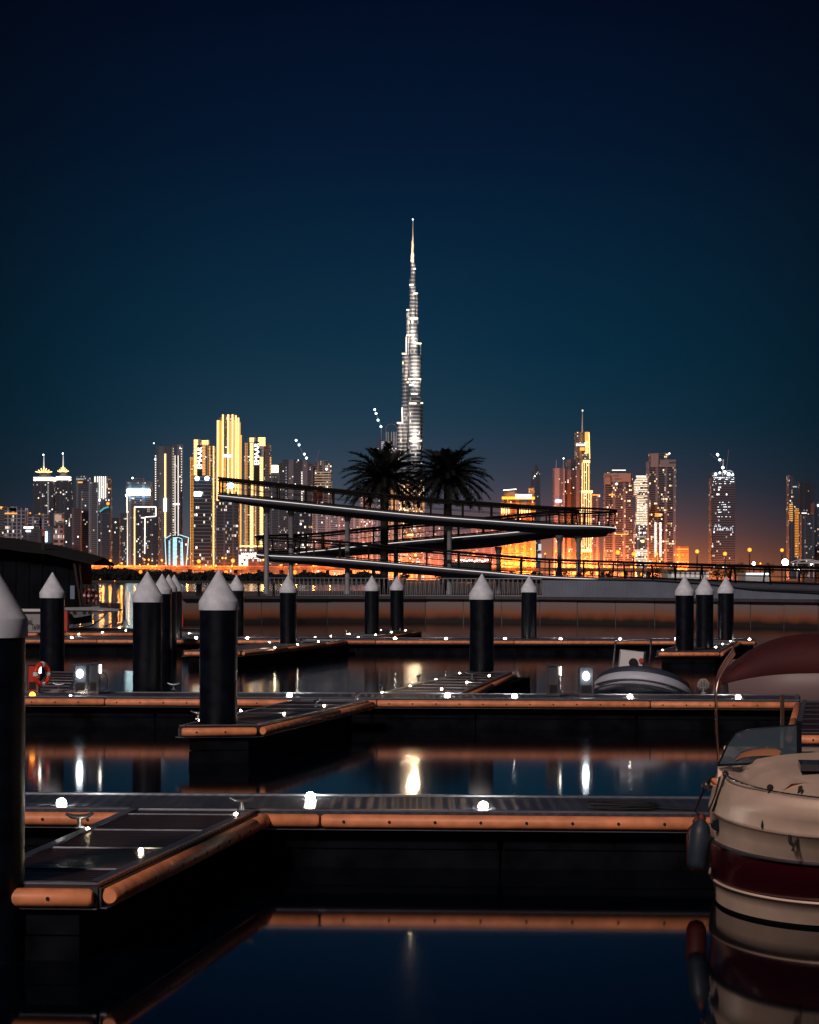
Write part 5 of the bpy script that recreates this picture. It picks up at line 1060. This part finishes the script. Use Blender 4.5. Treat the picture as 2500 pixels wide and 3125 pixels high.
g = MB(t.o); k = t.d / F; g.lathe([(26 * k, 0), (24 * k, 12 * k), (16 * k, 20 * k), (1, 23 * k)], (t.q(1562, 1515)[0], t.d + 26 * k, t.q(1562, 1518)[1]), 20); g.build('dome', mat('dome', (.4, .2, .08), .6), t.r)
t.line([(1536, 1496), (1576, 1493)], 2, M_sign, 'roof_line'); t.strip(1532, 1516, 1632, 1524, emi('hotel_cove', (1, .38, .03), 2.6), 'cove_light', -3); t.dashes(1573, 1622, 1509, 1521, 7, M_sign, 'roof_sign', .6, -6)
for x_ in list(range(1530, 1556, 7)) + list(range(1583, 1620, 8)): t.strip(x_, 1543, x_ + 3.5, 1568, M_gold2, 'lit_column', -3)
t.line([(1633, 1545), (1634, 1765)], 2.4, M_gold, 'corner_light'); t.dashes(1535, 1600, 1690, 1730, 12, M_gold, 'lit_floor', .25)
t = T('skyscraper', 'pale ribbed tower with a white sign patch left of the golden spire tower', 1706, 4300); t.body([(1689, 1429, 1724, 1768)], fac(glass=(.18, .14, .15), band=(.38, .31, .32), lit=.05, finw=16, find=.55, bd=.05)); t.strip(1696, 1526, 1714, 1532, M_sign, 'sign'); t.mast(1698, 1402, 1430, 2); t.mast(1720, 1400, 1430, 2); t.ball(1720, 1399, 2, M_hot, 'beacon')
t = T('skyscraper', 'dark ribbed tower directly left of the golden spire tower', 1745, 4350); t.body([(1724, 1433, 1774, 1768), (1730, 1402, 1762, 1435, 6)], fac(glass=(.03, .03, .045), band=(.15, .12, .13), lit=.14, st=1.8, finw=16, find=.4, bd=.1))
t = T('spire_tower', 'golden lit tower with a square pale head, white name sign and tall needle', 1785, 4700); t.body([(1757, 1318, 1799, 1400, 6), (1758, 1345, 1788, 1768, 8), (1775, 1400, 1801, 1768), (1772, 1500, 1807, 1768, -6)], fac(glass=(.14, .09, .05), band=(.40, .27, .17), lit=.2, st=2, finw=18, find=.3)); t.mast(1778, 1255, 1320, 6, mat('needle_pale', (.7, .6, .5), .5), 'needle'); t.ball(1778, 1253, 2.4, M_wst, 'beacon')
t.text('DAMAC', 1772, 1361, 6, M_sign, 0); t.strip(1759, 1356 - 5, 1784, 1362, emi('sign_back', (1, .9, .85), .35), 'sign_panel', -1); t.strip(1770, 1366, 1784, 1375, M_orange, 'orange_sign', -3)
t.strip(1786, 1318, 1799, 1344, M_gold, 'lit_head', 3); t.line([(1798, 1320), (1800, 1400)], 2, M_gold2); t.dashes(1787, 1797, 1345, 1385, 4, M_gold2, fill=.5, off=3)
for yb in (1405, 1497, 1677): t.dashes(1779 if yb < 1450 else 1774, 1800 if yb < 1450 else 1808, yb, yb + 8, 9, M_gold2, 'gold_band', .9, -9)
for x_ in (1777, 1783, 1790, 1797): t.line([(x_, 1412), (x_, 1497)], 1.5, M_gold2, off=-3)
for x_ in (1775, 1782, 1789, 1796, 1803): t.line([(x_, 1505), (x_, 1677)], 1.5, M_gold2, off=-8); t.line([(x_ + 1, 1685), (x_ + 1, 1735)], 1.4, M_gold, off=-8)
t = T('apartment_tower', 'narrow tower with an orange roof line right of the golden spire tower', 1820, 4300); t.body([(1808, 1510, 1832, 1768)], fac(glass=(.06, .05, .07), band=(.24, .19, .2), lit=.08, finw=10, find=.4)); t.strip(1808, 1509, 1831, 1512, M_orange)
def damac(x0, x1, yt, label, d, **k):
    t = T('skyscraper', label, (x0 + x1) / 2, d, 'skyscraper', 'grey residential towers with rooftop names'); return t
t = damac(1843, 1933, 1441, 'wide grey tower with two rooftop names left of the rippling white tower', 4200); t.body([(1844, 1442, 1864, 1768, -3), (1864, 1442, 1932, 1490, 4), (1862, 1490, 1933, 1768, 2)], fac(glass=(.025, .03, .05), band=(.20, .16, .17), lit=.30, st=2.2, cw=4.5, fh=4.5, finw=18, find=.25, bd=.3, b=(1, .6, .3))); t.line([(1868, 1435), (1910, 1435)], 2, M_wst, 'roof_line'); t.text('DAMAC', 1854, 1454, 4.5, M_ink); t.text('DAMAC', 1880, 1454, 4.5, M_ink); t.ball(1882, 1477, 4, M_wst); t.body([(1866, 1444, 1926, 1470, 1), (1845, 1444, 1863, 1478, -5)], mat('top_panel', (.26, .22, .22), .6), 'top_panel', 4)
t.dashes(1858, 1876, 1508, 1514, 7, M_gold, 'lit_floor', .6, -5); t.dashes(1880, 1916, 1629, 1633, 6, M_gold, 'lit_floor', .6, -3)
t = T('hotel_tower', 'curvy white tower rippling with bright horizontal lines', 1955, 4000)
g = MB(t.o); g2 = MB(t.o); k = t.d / F
y = 1458; i = 0
while y < 1762:
    wv = 4 * math.sin((y - 1458) / 42.0); xl = 1934 + (8 if y > 1510 else 0) + wv - (0 if y > 1475 else -(1475 - y) * .6); xr = 1975; a = t.q(xl, y); c = t.q(xr, y + 5)
    g.box(a[0], c[0], t.d, t.d + 28, c[1], a[1]); 
    if y < 1600 or (y > 1675 and y < 1715): e = t.q(xl, y + 1.6); (g2.box(a[0] - .5, c[0] + .5 if random.random() > .2 else (a[0] + c[0]) / 2 + random.uniform(-8, 10), t.d - 1.5, t.d + .5, e[1], a[1]))
    y += 5
g.build('body', fac(glass=(.10, .07, .07), band=(.3, .24, .22), lit=.5, st=2.6, cw=4, fh=4), t.r); g2.build('light_lines', emi('ripple', (1, .74, .5), 2.2), t.r); t.dashes(1942, 1972, 1452, 1456, 6, M_wst, 'crown_light', .8)
t.strip(1958, 1648, 1966, 1656, M_gold2, 'lit_panel')
t = damac(1973, 2064, 1382, 'tallest grey tower right of the rippling white tower, with rooftop name', 4100); t.body([(1974, 1408, 1990, 1768, 4), (1985, 1382, 2040, 1768), (2012, 1402, 2063, 1768, -5)], fac(glass=(.02, .03, .05), band=(.19, .17, .19), lit=.30, st=2.0, cw=4.5, fh=4.5, finw=15, find=.3, bd=.25, b=(1, .75, .5))); t.body([(2013, 1403, 2062, 1426, -7), (1986, 1384, 2010, 1426, -2)], mat('top_panel2', (.24, .22, .24), .6), 'top_panel', 4); t.text('DAMAC', 2052, 1414, 4.5, M_ink)
t.ball(2043, 1384, 3, M_wst, 'beacon'); t.ball(2052, 1437, 3.5, M_wst); t.dashes(1997, 2003, 1595, 1700, 4, M_wst, 'lit_stair', .6, -6); t.dashes(2012, 2018, 1595, 1700, 4, M_wst, 'lit_stair', .6, -7); t.dashes(1998, 2017, 1567, 1578, 6, M_gold, 'lit_floor', .6, -7)
t = T('hotel_block', 'low orange lit block right of the tallest grey tower', 2084, 3300, 'building'); t.body([(2064, 1668, 2102, 1768)], fac(glass=(.2, .08, .03), band=(.3, .14, .07), lit=.4, st=1.6, a=(1, .4, .08), b=(1, .5, .1))); t.dashes(2066, 2100, 1674, 1679, 6, M_gold, 'lit_floor', .6)
t = T('unfinished_tower', 'dark unfinished tower crowned with white site lamps and cranes', 2208, 4300); t.body([(2172, 1458, 2245, 1768), (2180, 1440, 2238, 1458, 4)], fac(glass=(.03, .035, .05), band=(.10, .10, .12), lit=.10, st=2.2, cw=4.5, fh=5, bd=.45, finw=900, find=0, a=(1, .8, .7)))
random.seed(5)
g = MB(t.o); k = t.d / F
for _ in range(46):
    a = t.q(random.uniform(2176, 2242), random.choice((1452, 1458, 1463, 1470, 1476))); g.ball((a[0], t.d - 1.5, a[1]), 1.0 * k, 6)
for _ in range(40):
    a = t.q(random.uniform(2190, 2230), random.choice((1533, 1540, 1547, 1556, 1563, 1577))); g.ball((a[0], t.d - 1.5, a[1]), 1.0 * k, 6)
for _ in range(36):
    a = t.q(random.uniform(2178, 2238), random.choice((1606, 1612, 1617))); g.ball((a[0], t.d - 1.5, a[1]), .9 * k, 6)
g.build('site_lights', emi('site_white', (.9, .96, 1), 3), t.r)
for x_, y_, r_ in ((2184, 1447, 4), (2197, 1443, 3), (2206, 1427, 4), (2212, 1440, 4), (2224, 1447, 5), (2236, 1449, 3), (2190, 1388, 4), (2197, 1403, 3.5)): t.ball(x_, y_, r_, M_hot)
t.line([(2205, 1455), (2208, 1402)], 2, M_white, 'crane_mast'); t.line([(2208, 1418), (2167, 1384)], 1.1, M_grey, 'crane_jib'); t.line([(2216, 1440), (2224, 1372)], 1.2, M_grey, 'crane_jib'); t.line([(2200, 1420), (2188, 1380)], 1.2, M_grey, 'crane_jib')
g = MB(t.o); pts = [t.q(2226 + 14 * math.cos(R(a)), 1450 - 14 * math.sin(R(a))) for a in range(0, 181, 20)]; g.tube([(p[0], t.d, p[1]) for p in pts], .7, 5); g.build('arc_frame', M_white, t.r)
t = T('skyscraper', 'curved blade tower with painted orange reflections at the far right', 2425, 4000); g = MB(t.o); pr = [(2409, 1768), (2409, 1448), (2414, 1449), (2424, 1458), (2433, 1475), (2440, 1500), (2441, 1768)]; P = [t.q(*p) for p in pr]; n = len(P)
g.add([(p[0], t.d, p[1]) for p in P] + [(p[0], t.d + 30, p[1]) for p in P], [tuple(range(n)), tuple(range(2 * n - 1, n - 1, -1))] + [(i, n + i, n + (i + 1) % n, (i + 1) % n) for i in range(n)]); g.build('body', fac(glass=(.03, .045, .07), band=(.05, .07, .1), lit=.12, st=1.6), t.r)
t.dashes(2426, 2438, 1552, 1700, 5, emi('orange_reflex', (1, .34, .03), .9), 'lit_balconies', .55); t.dashes(2409, 2420, 1538, 1590, 6, emi('orange_reflex2', (1, .42, .08), 1.1), 'lit_balconies', .5); t.strip(2420, 1484, 2432, 1487, M_signd, 'sign')  # orange bars: reflections on the facade imitated by emission, not lit balconies
t = T('skyscraper', 'dark blue tower between the curved blade tower and the right edge', 2462, 4200); t.body([(2441, 1472, 2484, 1768)], fac(glass=(.008, .014, .03), band=(.02, .03, .05), lit=.05, st=1.2)); t.strip(2447, 1565, 2462, 1567, M_wst, 'sign'); 
t = T('office_tower', 'grey blue block low in front of the dark tower at far right', 2466, 3900); t.body([(2447, 1570, 2486, 1768)], fac(glass=(.03, .04, .06), band=(.06, .08, .11), lit=.08, st=1.4)); 
t = T('skyscraper', 'dark block cut by the right edge of the photo', 2505, 4000); t.body([(2486, 1535, 2560, 1768)], fac(**dark, lit=.08, st=1.4)); t.strip(2495, 1541, 2500, 1545, M_hot, 'sign')
# ================================================================== HIGHWAY, STREET LAMPS, BANK
g0 = thing('elevated_highway', 'long elevated highway on piers glowing orange below the towers', 'highway bridge', (0, 2000, 0)); HO2 = (0, 2000, 0)
M_hw = mat('highway_concrete', (.30, .12, .06), .7)
def hwy(px): return 1733 + (px - 240) * .0055
g = MB(HO2); a = PT(200, 1731, 2000); b = PT(2060, 1741, 2000); g.bar(a, b, 16, 2.6); g.build('deck_girder', M_hw, g0)
g = MB(HO2); a = PT(200, 1726, 1992); b = PT(2060, 1736, 1992); g.bar(a, b, .4, 1.0); g.build('barrier', mat('barrier', (.5, .2, .1), .7), g0)
for px in range(300, 2050, 70):
    p = PT(px, 1740, 2000); g = MB(HO2); g.box(p.x - 1.4, p.x + 1.4, 1997, 2003, 1, PT(px, hwy(px), 2000).z - .5); g.build('pier', M_hw, g0)
lamp_l = [(505, 1719, 3), (247, 1720, 3), (308, 1717, 4), (315, 1712, 4), (337, 1711, 5), (323, 1730, 4), (362, 1725, 3), (372, 1719, 4), (382, 1731, 3), (413, 1730, 3), (441, 1708, 4), (454, 1708, 4), (452, 1723, 4), (466, 1730, 3), (494, 1710, 5), (572, 1705, 4), (607, 1713, 8), (609, 1730, 5), (659, 1727, 5), (679, 1703, 4), (689, 1703, 4), (711, 1711, 8), (708, 1728, 5), (804, 1708, 6), (268, 1724, 2.5), (285, 1728, 2.5), (348, 1732, 2.5), (395, 1728, 2.5), (430, 1729, 2.5), (478, 1727, 2.5), (540, 1729, 2.5), (640, 1731, 3), (740, 1727, 3),
          (957, 1727, 4), (1007, 1726, 3), (1268, 1694, 6), (1446, 1690, 9), (860, 1724, 3), (905, 1722, 3), (1060, 1724, 3), (1120, 1728, 3), (1345, 1725, 2.5), (1400, 1726, 2.5), (1490, 1725, 3), (1560, 1728, 3), (1620, 1725, 3)]
def slamp(px, py, d, rp, m, lb, grp, yb=1768, E=0, pole=True):
    rp *= 1.25
    x, z = XZ(px, py, d); k = d / F; t = thing('street_lamp', lb, 'street lamp', (x, d, GZ), 0, grp); r_ = rp * k
    if pole:
        g = MB(); g.tube([(0, 0, 0), (0, 0, z - GZ - r_ * .6)], max(.12, .35 * k), 6); g.build('pole', M_dark, t)
    g = MB(); g.ball((0, 0, z - GZ), r_, 8); g.build('lamp_head', m, t)
    if E:
        l = bpy.data.lights.new('lamp_light', 'POINT'); l.energy = E; l.color = (1, .30, .05); l.shadow_soft_size = r_ * 1.05
        o = bpy.data.objects.new('lamp_light', l); col.objects.link(o); o.parent = t; o.location = (0, -r_ * 1.2, z - GZ)
    return t
lamp_l.sort()
for i, (px, py, rp) in enumerate(lamp_l):
    lb = ('large ' if rp >= 6 else '') + 'orange street lamp along the far highway, number %d counted from the left' % (i + 1)
    side_ = 'left of the golden towers' if px < 660 else 'below the golden towers' if px < 850 else 'seen through the ramp'
    lb = '%sorange street lamp %s, %s highway lamp from the left' % ('large ' if rp >= 6 else 'small ' if rp < 3 else '', side_, ['1st', '2nd', '3rd'][i] if i < 3 else '%dst' % (i + 1) if i in (20, 30, 40) else '%dnd' % (i + 1) if i in (21, 31, 41) else '%drd' % (i + 1) if i in (22, 32, 42) else '%dth' % (i + 1))
    slamp(px, py, 1990 if py > 1700 else 900, rp * .62, M_sod if rp >= 4 else M_sod2, lb, 'orange street lamps along the far highway', 0, 1.6e3 * rp)
right_l = [(1664, 1690, 4, 700), (1697, 1682, 6, 600), (1738, 1730, 5, 700), (1809, 1731, 5, 600), (1860, 1729, 6, 560), (1886, 1686, 9, 420), (1927, 1730, 5, 600), (1934, 1691, 8, 480), (2003, 1691, 7, 520), (2008, 1729, 4, 700), (2128, 1683, 8, 420), (2213, 1690, 8, 440), (2288, 1678, 8, 460), (2387, 1679, 7, 470), (2321, 1720, 4, 560), (2100, 1727, 3, 700)]
right_l.sort()
for i, (px, py, rp, d) in enumerate(right_l):
    lb = '%s orange street lamp on the right shore, %s from the left' % ('tall' if py < 1700 else 'low', (ordn + ['twelfth', 'thirteenth', 'fourteenth', 'fifteenth', 'sixteenth'])[i])
    slamp(px, py, d, rp * .62, M_sod, lb, 'orange street lamps on the right shore', 0, 60 * rp)
slamp(2397, 1716, 400, 8, emi('floodlight_white', (.85, .95, 1), 60), 'blazing white floodlight on the right shore', 'white floodlights')
slamp(2301, 1720, 420, 4, emi('floodlight_white2', (.85, .95, 1), 25), 'small white floodlight left of the blazing one', 'white floodlights')
for i, px in enumerate((268, 306, 350)):
    slamp(px, (1770, 1768, 1773)[i], 1500, 1.6, M_sod2, 'tiny red orange marker light over the water, %s of three' % ordn[i], 'marker lights over the water', pole=False)
# orange light at the feet of the towers (road lamps in the streets between them)
st = thing('street_light_row', 'streets full of orange sodium lamps at the feet of the towers', 'street lights', (0, 3500, GZ))
g = MB((0, 3500, GZ)); g.mi = 0
random.seed(21)
for i, (px, d, E) in enumerate(((232, 3400, 5e5), (340, 3350, 5e5), (430, 3500, 3e5), (560, 3500, 2.5e5), (690, 3500, 3e5), (790, 3450, 5e5), (900, 3300, 4e5), (1000, 3400, 5e5), (1100, 3500, 6e5), (1200, 3600, 6e5), (1300, 3700, 8e5), (1400, 3800, 8e5), (1500, 3700, 1.2e6), (1570, 3650, 1.4e6), (1640, 3900, 1.8e6),
                                (1700, 4000, 2.4e6), (1770, 4000, 2.8e6), (1840, 3900, 2.6e6), (1900, 3900, 2.2e6), (1960, 3850, 1.6e6), (2020, 3900, 1.6e6), (2090, 3200, 3e5), (2200, 4100, 9e5))):
    x, z = XZ(px, 1757, d); g.ball((x, d, 12), 3.0, 8)
g.build('lamp_cluster', M_sod, st)['kind'] = 'stuff'
# dark wooded bank
def foliage(name, label, pts, m, kind=None, n=3000, sz=1.0, seed=1, cat='trees'):
    rn = random.Random(seed); o0 = Vector(pts[0][:3]); g = MB(o0)
    for i in range(n):
        c = rn.choice(pts); cx_, cy_, cz_, rx, ry, rz = c
        while True:
            v = Vector((rn.uniform(-1, 1), rn.uniform(-1, 1), rn.uniform(-1, 1)))
            if .35 < v.length < 1: break
        p = Vector((cx_ + v.x * rx, cy_ + v.y * ry, cz_ + v.z * rz)); a = Vector((rn.gauss(0, 1), rn.gauss(0, 1), rn.gauss(0, 1))).normalized() * sz; b = a.cross(Vector((rn.gauss(0, 1), rn.gauss(0, 1), rn.gauss(0, 1)))).normalized() * sz * .7
        g.add([p - a, p - b, p + a, p + b], [(0, 1, 2, 3)])
    o = g.build(name, m)
    if kind: o['kind'] = kind; o['label'] = label
    else: tag(o, label, cat)
    return o
M_leafd = mat('foliage_dark', (.012, .014, .010), .9); M_leaf = mat('foliage', (.045, .05, .022), .9)
random.seed(9)
bank = []
for i in range(110):
    px = 225 + i * 8.6; top = 1736 + 5 * math.sin(i * .35) + 3 * math.sin(i * .9) + (10 if px > 420 else 0) + (6 if px > 620 else 0); d = 1575 + random.uniform(0, 25); x, z = XZ(px, top, d); bank.append((x, d, z * .45 + .5, 3.2, 3, max(1.5, z * .55)))
foliage('shore_woods', 'dark wooded far bank under the highway', bank, M_leafd, 'stuff', 16000, 1.0, 3)
def tree(px, ytop, d, wpx, label, seed, m=None, n=900):
    x, z = XZ(px, ytop, d); k = d / F; w_ = wpx * k / 2; t = thing('shore_tree', label, 'tree', (x, d, QZ - .1), 0, 'dark trees on the right shore'); H = z - QZ; rn = random.Random(seed)
    g = MB(); g.tube([(0, 0, 0), (.1 * w_, 0, H * .3), (0, 0, H * .6)], [w_ * .10, w_ * .07, w_ * .03], 7)
    for a in range(5): g.tube([(0, 0, H * .3), (w_ * .45 * math.cos(a * 1.3), w_ * .4 * math.sin(a * 1.3), H * .62)], [w_ * .05, w_ * .015], 5)
    g.build('trunk', M_trunk, t)
    g = MB(); cl_ = [(rn.uniform(-.6, .6) * w_, rn.uniform(-.6, .6) * w_, H * rn.uniform(.42, .82), rn.uniform(.3, .5) * w_, rn.uniform(.3, .5) * w_, H * rn.uniform(.14, .22)) for _ in range(11)]
    for i in range(n):
        c = rn.choice(cl_); v = Vector((rn.gauss(0, .5), rn.gauss(0, .5), rn.gauss(0, .5)))
        if v.length > 1.1: continue
        p = Vector((c[0] + v.x * c[3], c[1] + v.y * c[4], c[2] + v.z * c[5])); s_ = k * 2.2; a = Vector((rn.gauss(0, 1), rn.gauss(0, 1), rn.gauss(0, 1))).normalized() * s_; b = a.cross(Vector((rn.gauss(0, 1), rn.gauss(0, 1), 1))).normalized() * s_ * .6
        g.add([p - a, p - b, p + a, p + b], [(0, 1, 2, 3)])
    g.build('crown', m or M_leaf, t)
TR = [(2225, 1700, 460, 70, 'rounded tree left of the white floodlight, widest on the right shore'), (2262, 1706, 450, 50, 'tree touching the right side of the widest shore tree'), (2190, 1718, 470, 40, 'small tree at the left of the widest shore tree'),
      (2345, 1712, 480, 50, 'tree between the two white floodlights'), (2452, 1695, 520, 60, 'tall dark tree behind the lit pavilion'), (2488, 1693, 530, 46, 'dark tree at the right edge behind the pavilion'), (1790, 1728, 500, 70, 'dark tree below the golden spire tower'), (1850, 1733, 480, 60, 'dark low tree below the wide grey tower'),
      (1990, 1722, 420, 90, 'broad dark tree below the tallest grey tower'), (2060, 1735, 430, 70, 'low dark tree left of the low white building'), (1720, 1736, 520, 60, 'low dark tree seen below the right ramp end'), (1640, 1738, 560, 60, 'low dark tree behind the ramp rail, left of the twin columns'), (1345, 1738, 560, 60, 'low dark tree under the second palm'), (1440, 1742, 560, 70, 'low dark tree right of the middle column'), (1235, 1733, 600, 40, 'rounded dark tree right of the first palm foot'),
      (940, 1752, 1450, 40, 'far dark tree under the highway behind the second ramp column'), (1080, 1750, 1450, 50, 'far dark tree under the highway right of the third ramp column')]
for i, a in enumerate(TR): tree(*a, 30 + i, M_leafd if i > 5 else M_leaf)
# pavilion and low white building
t = T('pavilion', 'white framed open pavilion with lamps at the far right', 2465, 380, 'pavilion'); 
g = MB(t.o); k = 380 / F
rp = [(2432, 1716), (2446, 1710), (2462, 1707), (2480, 1709), (2500, 1713), (2520, 1716)]
for off in (0, 6):
    for i in range(len(rp) - 1): a = t.q(*rp[i]); b = t.q(*rp[i + 1]); g.bar((a[0], 380 + off, a[1]), (b[0], 380 + off, b[1]), .12, .12)
g.build('roof_frame', M_white, t.r)
g = MB(t.o); a = t.q(2432, 1717); b = t.q(2520, 1713); g.box(a[0], b[0], 380, 386, a[1] - .1, a[1]); g.build('roof', M_white, t.r)
for px in (2433, 2470, 2484, 2512): t.line([(px, 1716), (px, 1765)], 2.2, M_white, 'post', 0)
t.ball(2480, 1722, 2.4, M_cold, 'lamp', 1); t.ball(2441, 1737, 2.0, M_cold, 'lamp', 1); t.line([(2435, 1737), (2500, 1737)], 1.5, M_white, 'beam', 0)
t = T('low_building', 'low white lit building behind the ramp rail on the right shore', 2150, 400, 'building'); t.body([(2038, 1742, 2160, 1768), (2276, 1748, 2350, 1768)], mat('low_wall', (.5, .5, .52), .6), 'wall', 10); t.body([(2036, 1739, 2162, 1742, -1)], M_dark, 'roof', 12)
for px in range(2050, 2156, 15): t.strip(px, 1747, px + 9, 1762, emi('window_lit', (1, .85, .75), .5), 'window', -.05, .05)
t.strip(2278, 1749, 2350, 1753, emi('tube_light', (.8, .95, 1), 2.5), 'tube_light', -.1, .1)
for px, py in ((1395, 1708), (1418, 1712), (1436, 1709), (1458, 1711), (1475, 1708), (1492, 1712)): pass
t = T('stadium_lights', 'row of small dazzling white lamps behind the ramp below the second palm', 1440, 1300, 'light row'); t.body([(1380, 1716, 1500, 1768)], M_leafd, 'stand', 20)
for i in range(13): t.ball(1392 + i * 8, 1711 + 2 * math.sin(i * 2), 2.2, M_hot, 'lamp')
t = T('roadside_sign', 'vertical white oval advertising totem on the right shore', 1648, 620, 'sign'); t.strip(1644, 1660, 1652, 1680, M_signd, 'upper_panel', 0, .2); t.strip(1643, 1690, 1653, 1710, M_signd, 'lower_panel', 0, .2); t.line([(1648, 1680), (1648, 1768)], 2, M_dark, 'post', .2)
# ------------------------------------------------------------------ the air
hz = bpy.data.materials.new('haze'); hz.use_nodes = True; t_ = hz.node_tree; t_.nodes.clear(); pv = t_.nodes.new('ShaderNodeVolumePrincipled'); om = t_.nodes.new('ShaderNodeOutputMaterial')
pv.inputs['Color'].default_value = (.16, .48, 1, 1); pv.inputs['Density'].default_value = 1.1e-5; pv.inputs['Anisotropy'].default_value = .1
t_.links.new(pv.outputs[0], om.inputs['Volume'])
g = MB(); g.box(-2000, 2000, -60, 7000, -3, 900); o = g.build('haze', hz, kind='stuff'); o['label'] = 'thin night haze over the marina and city'
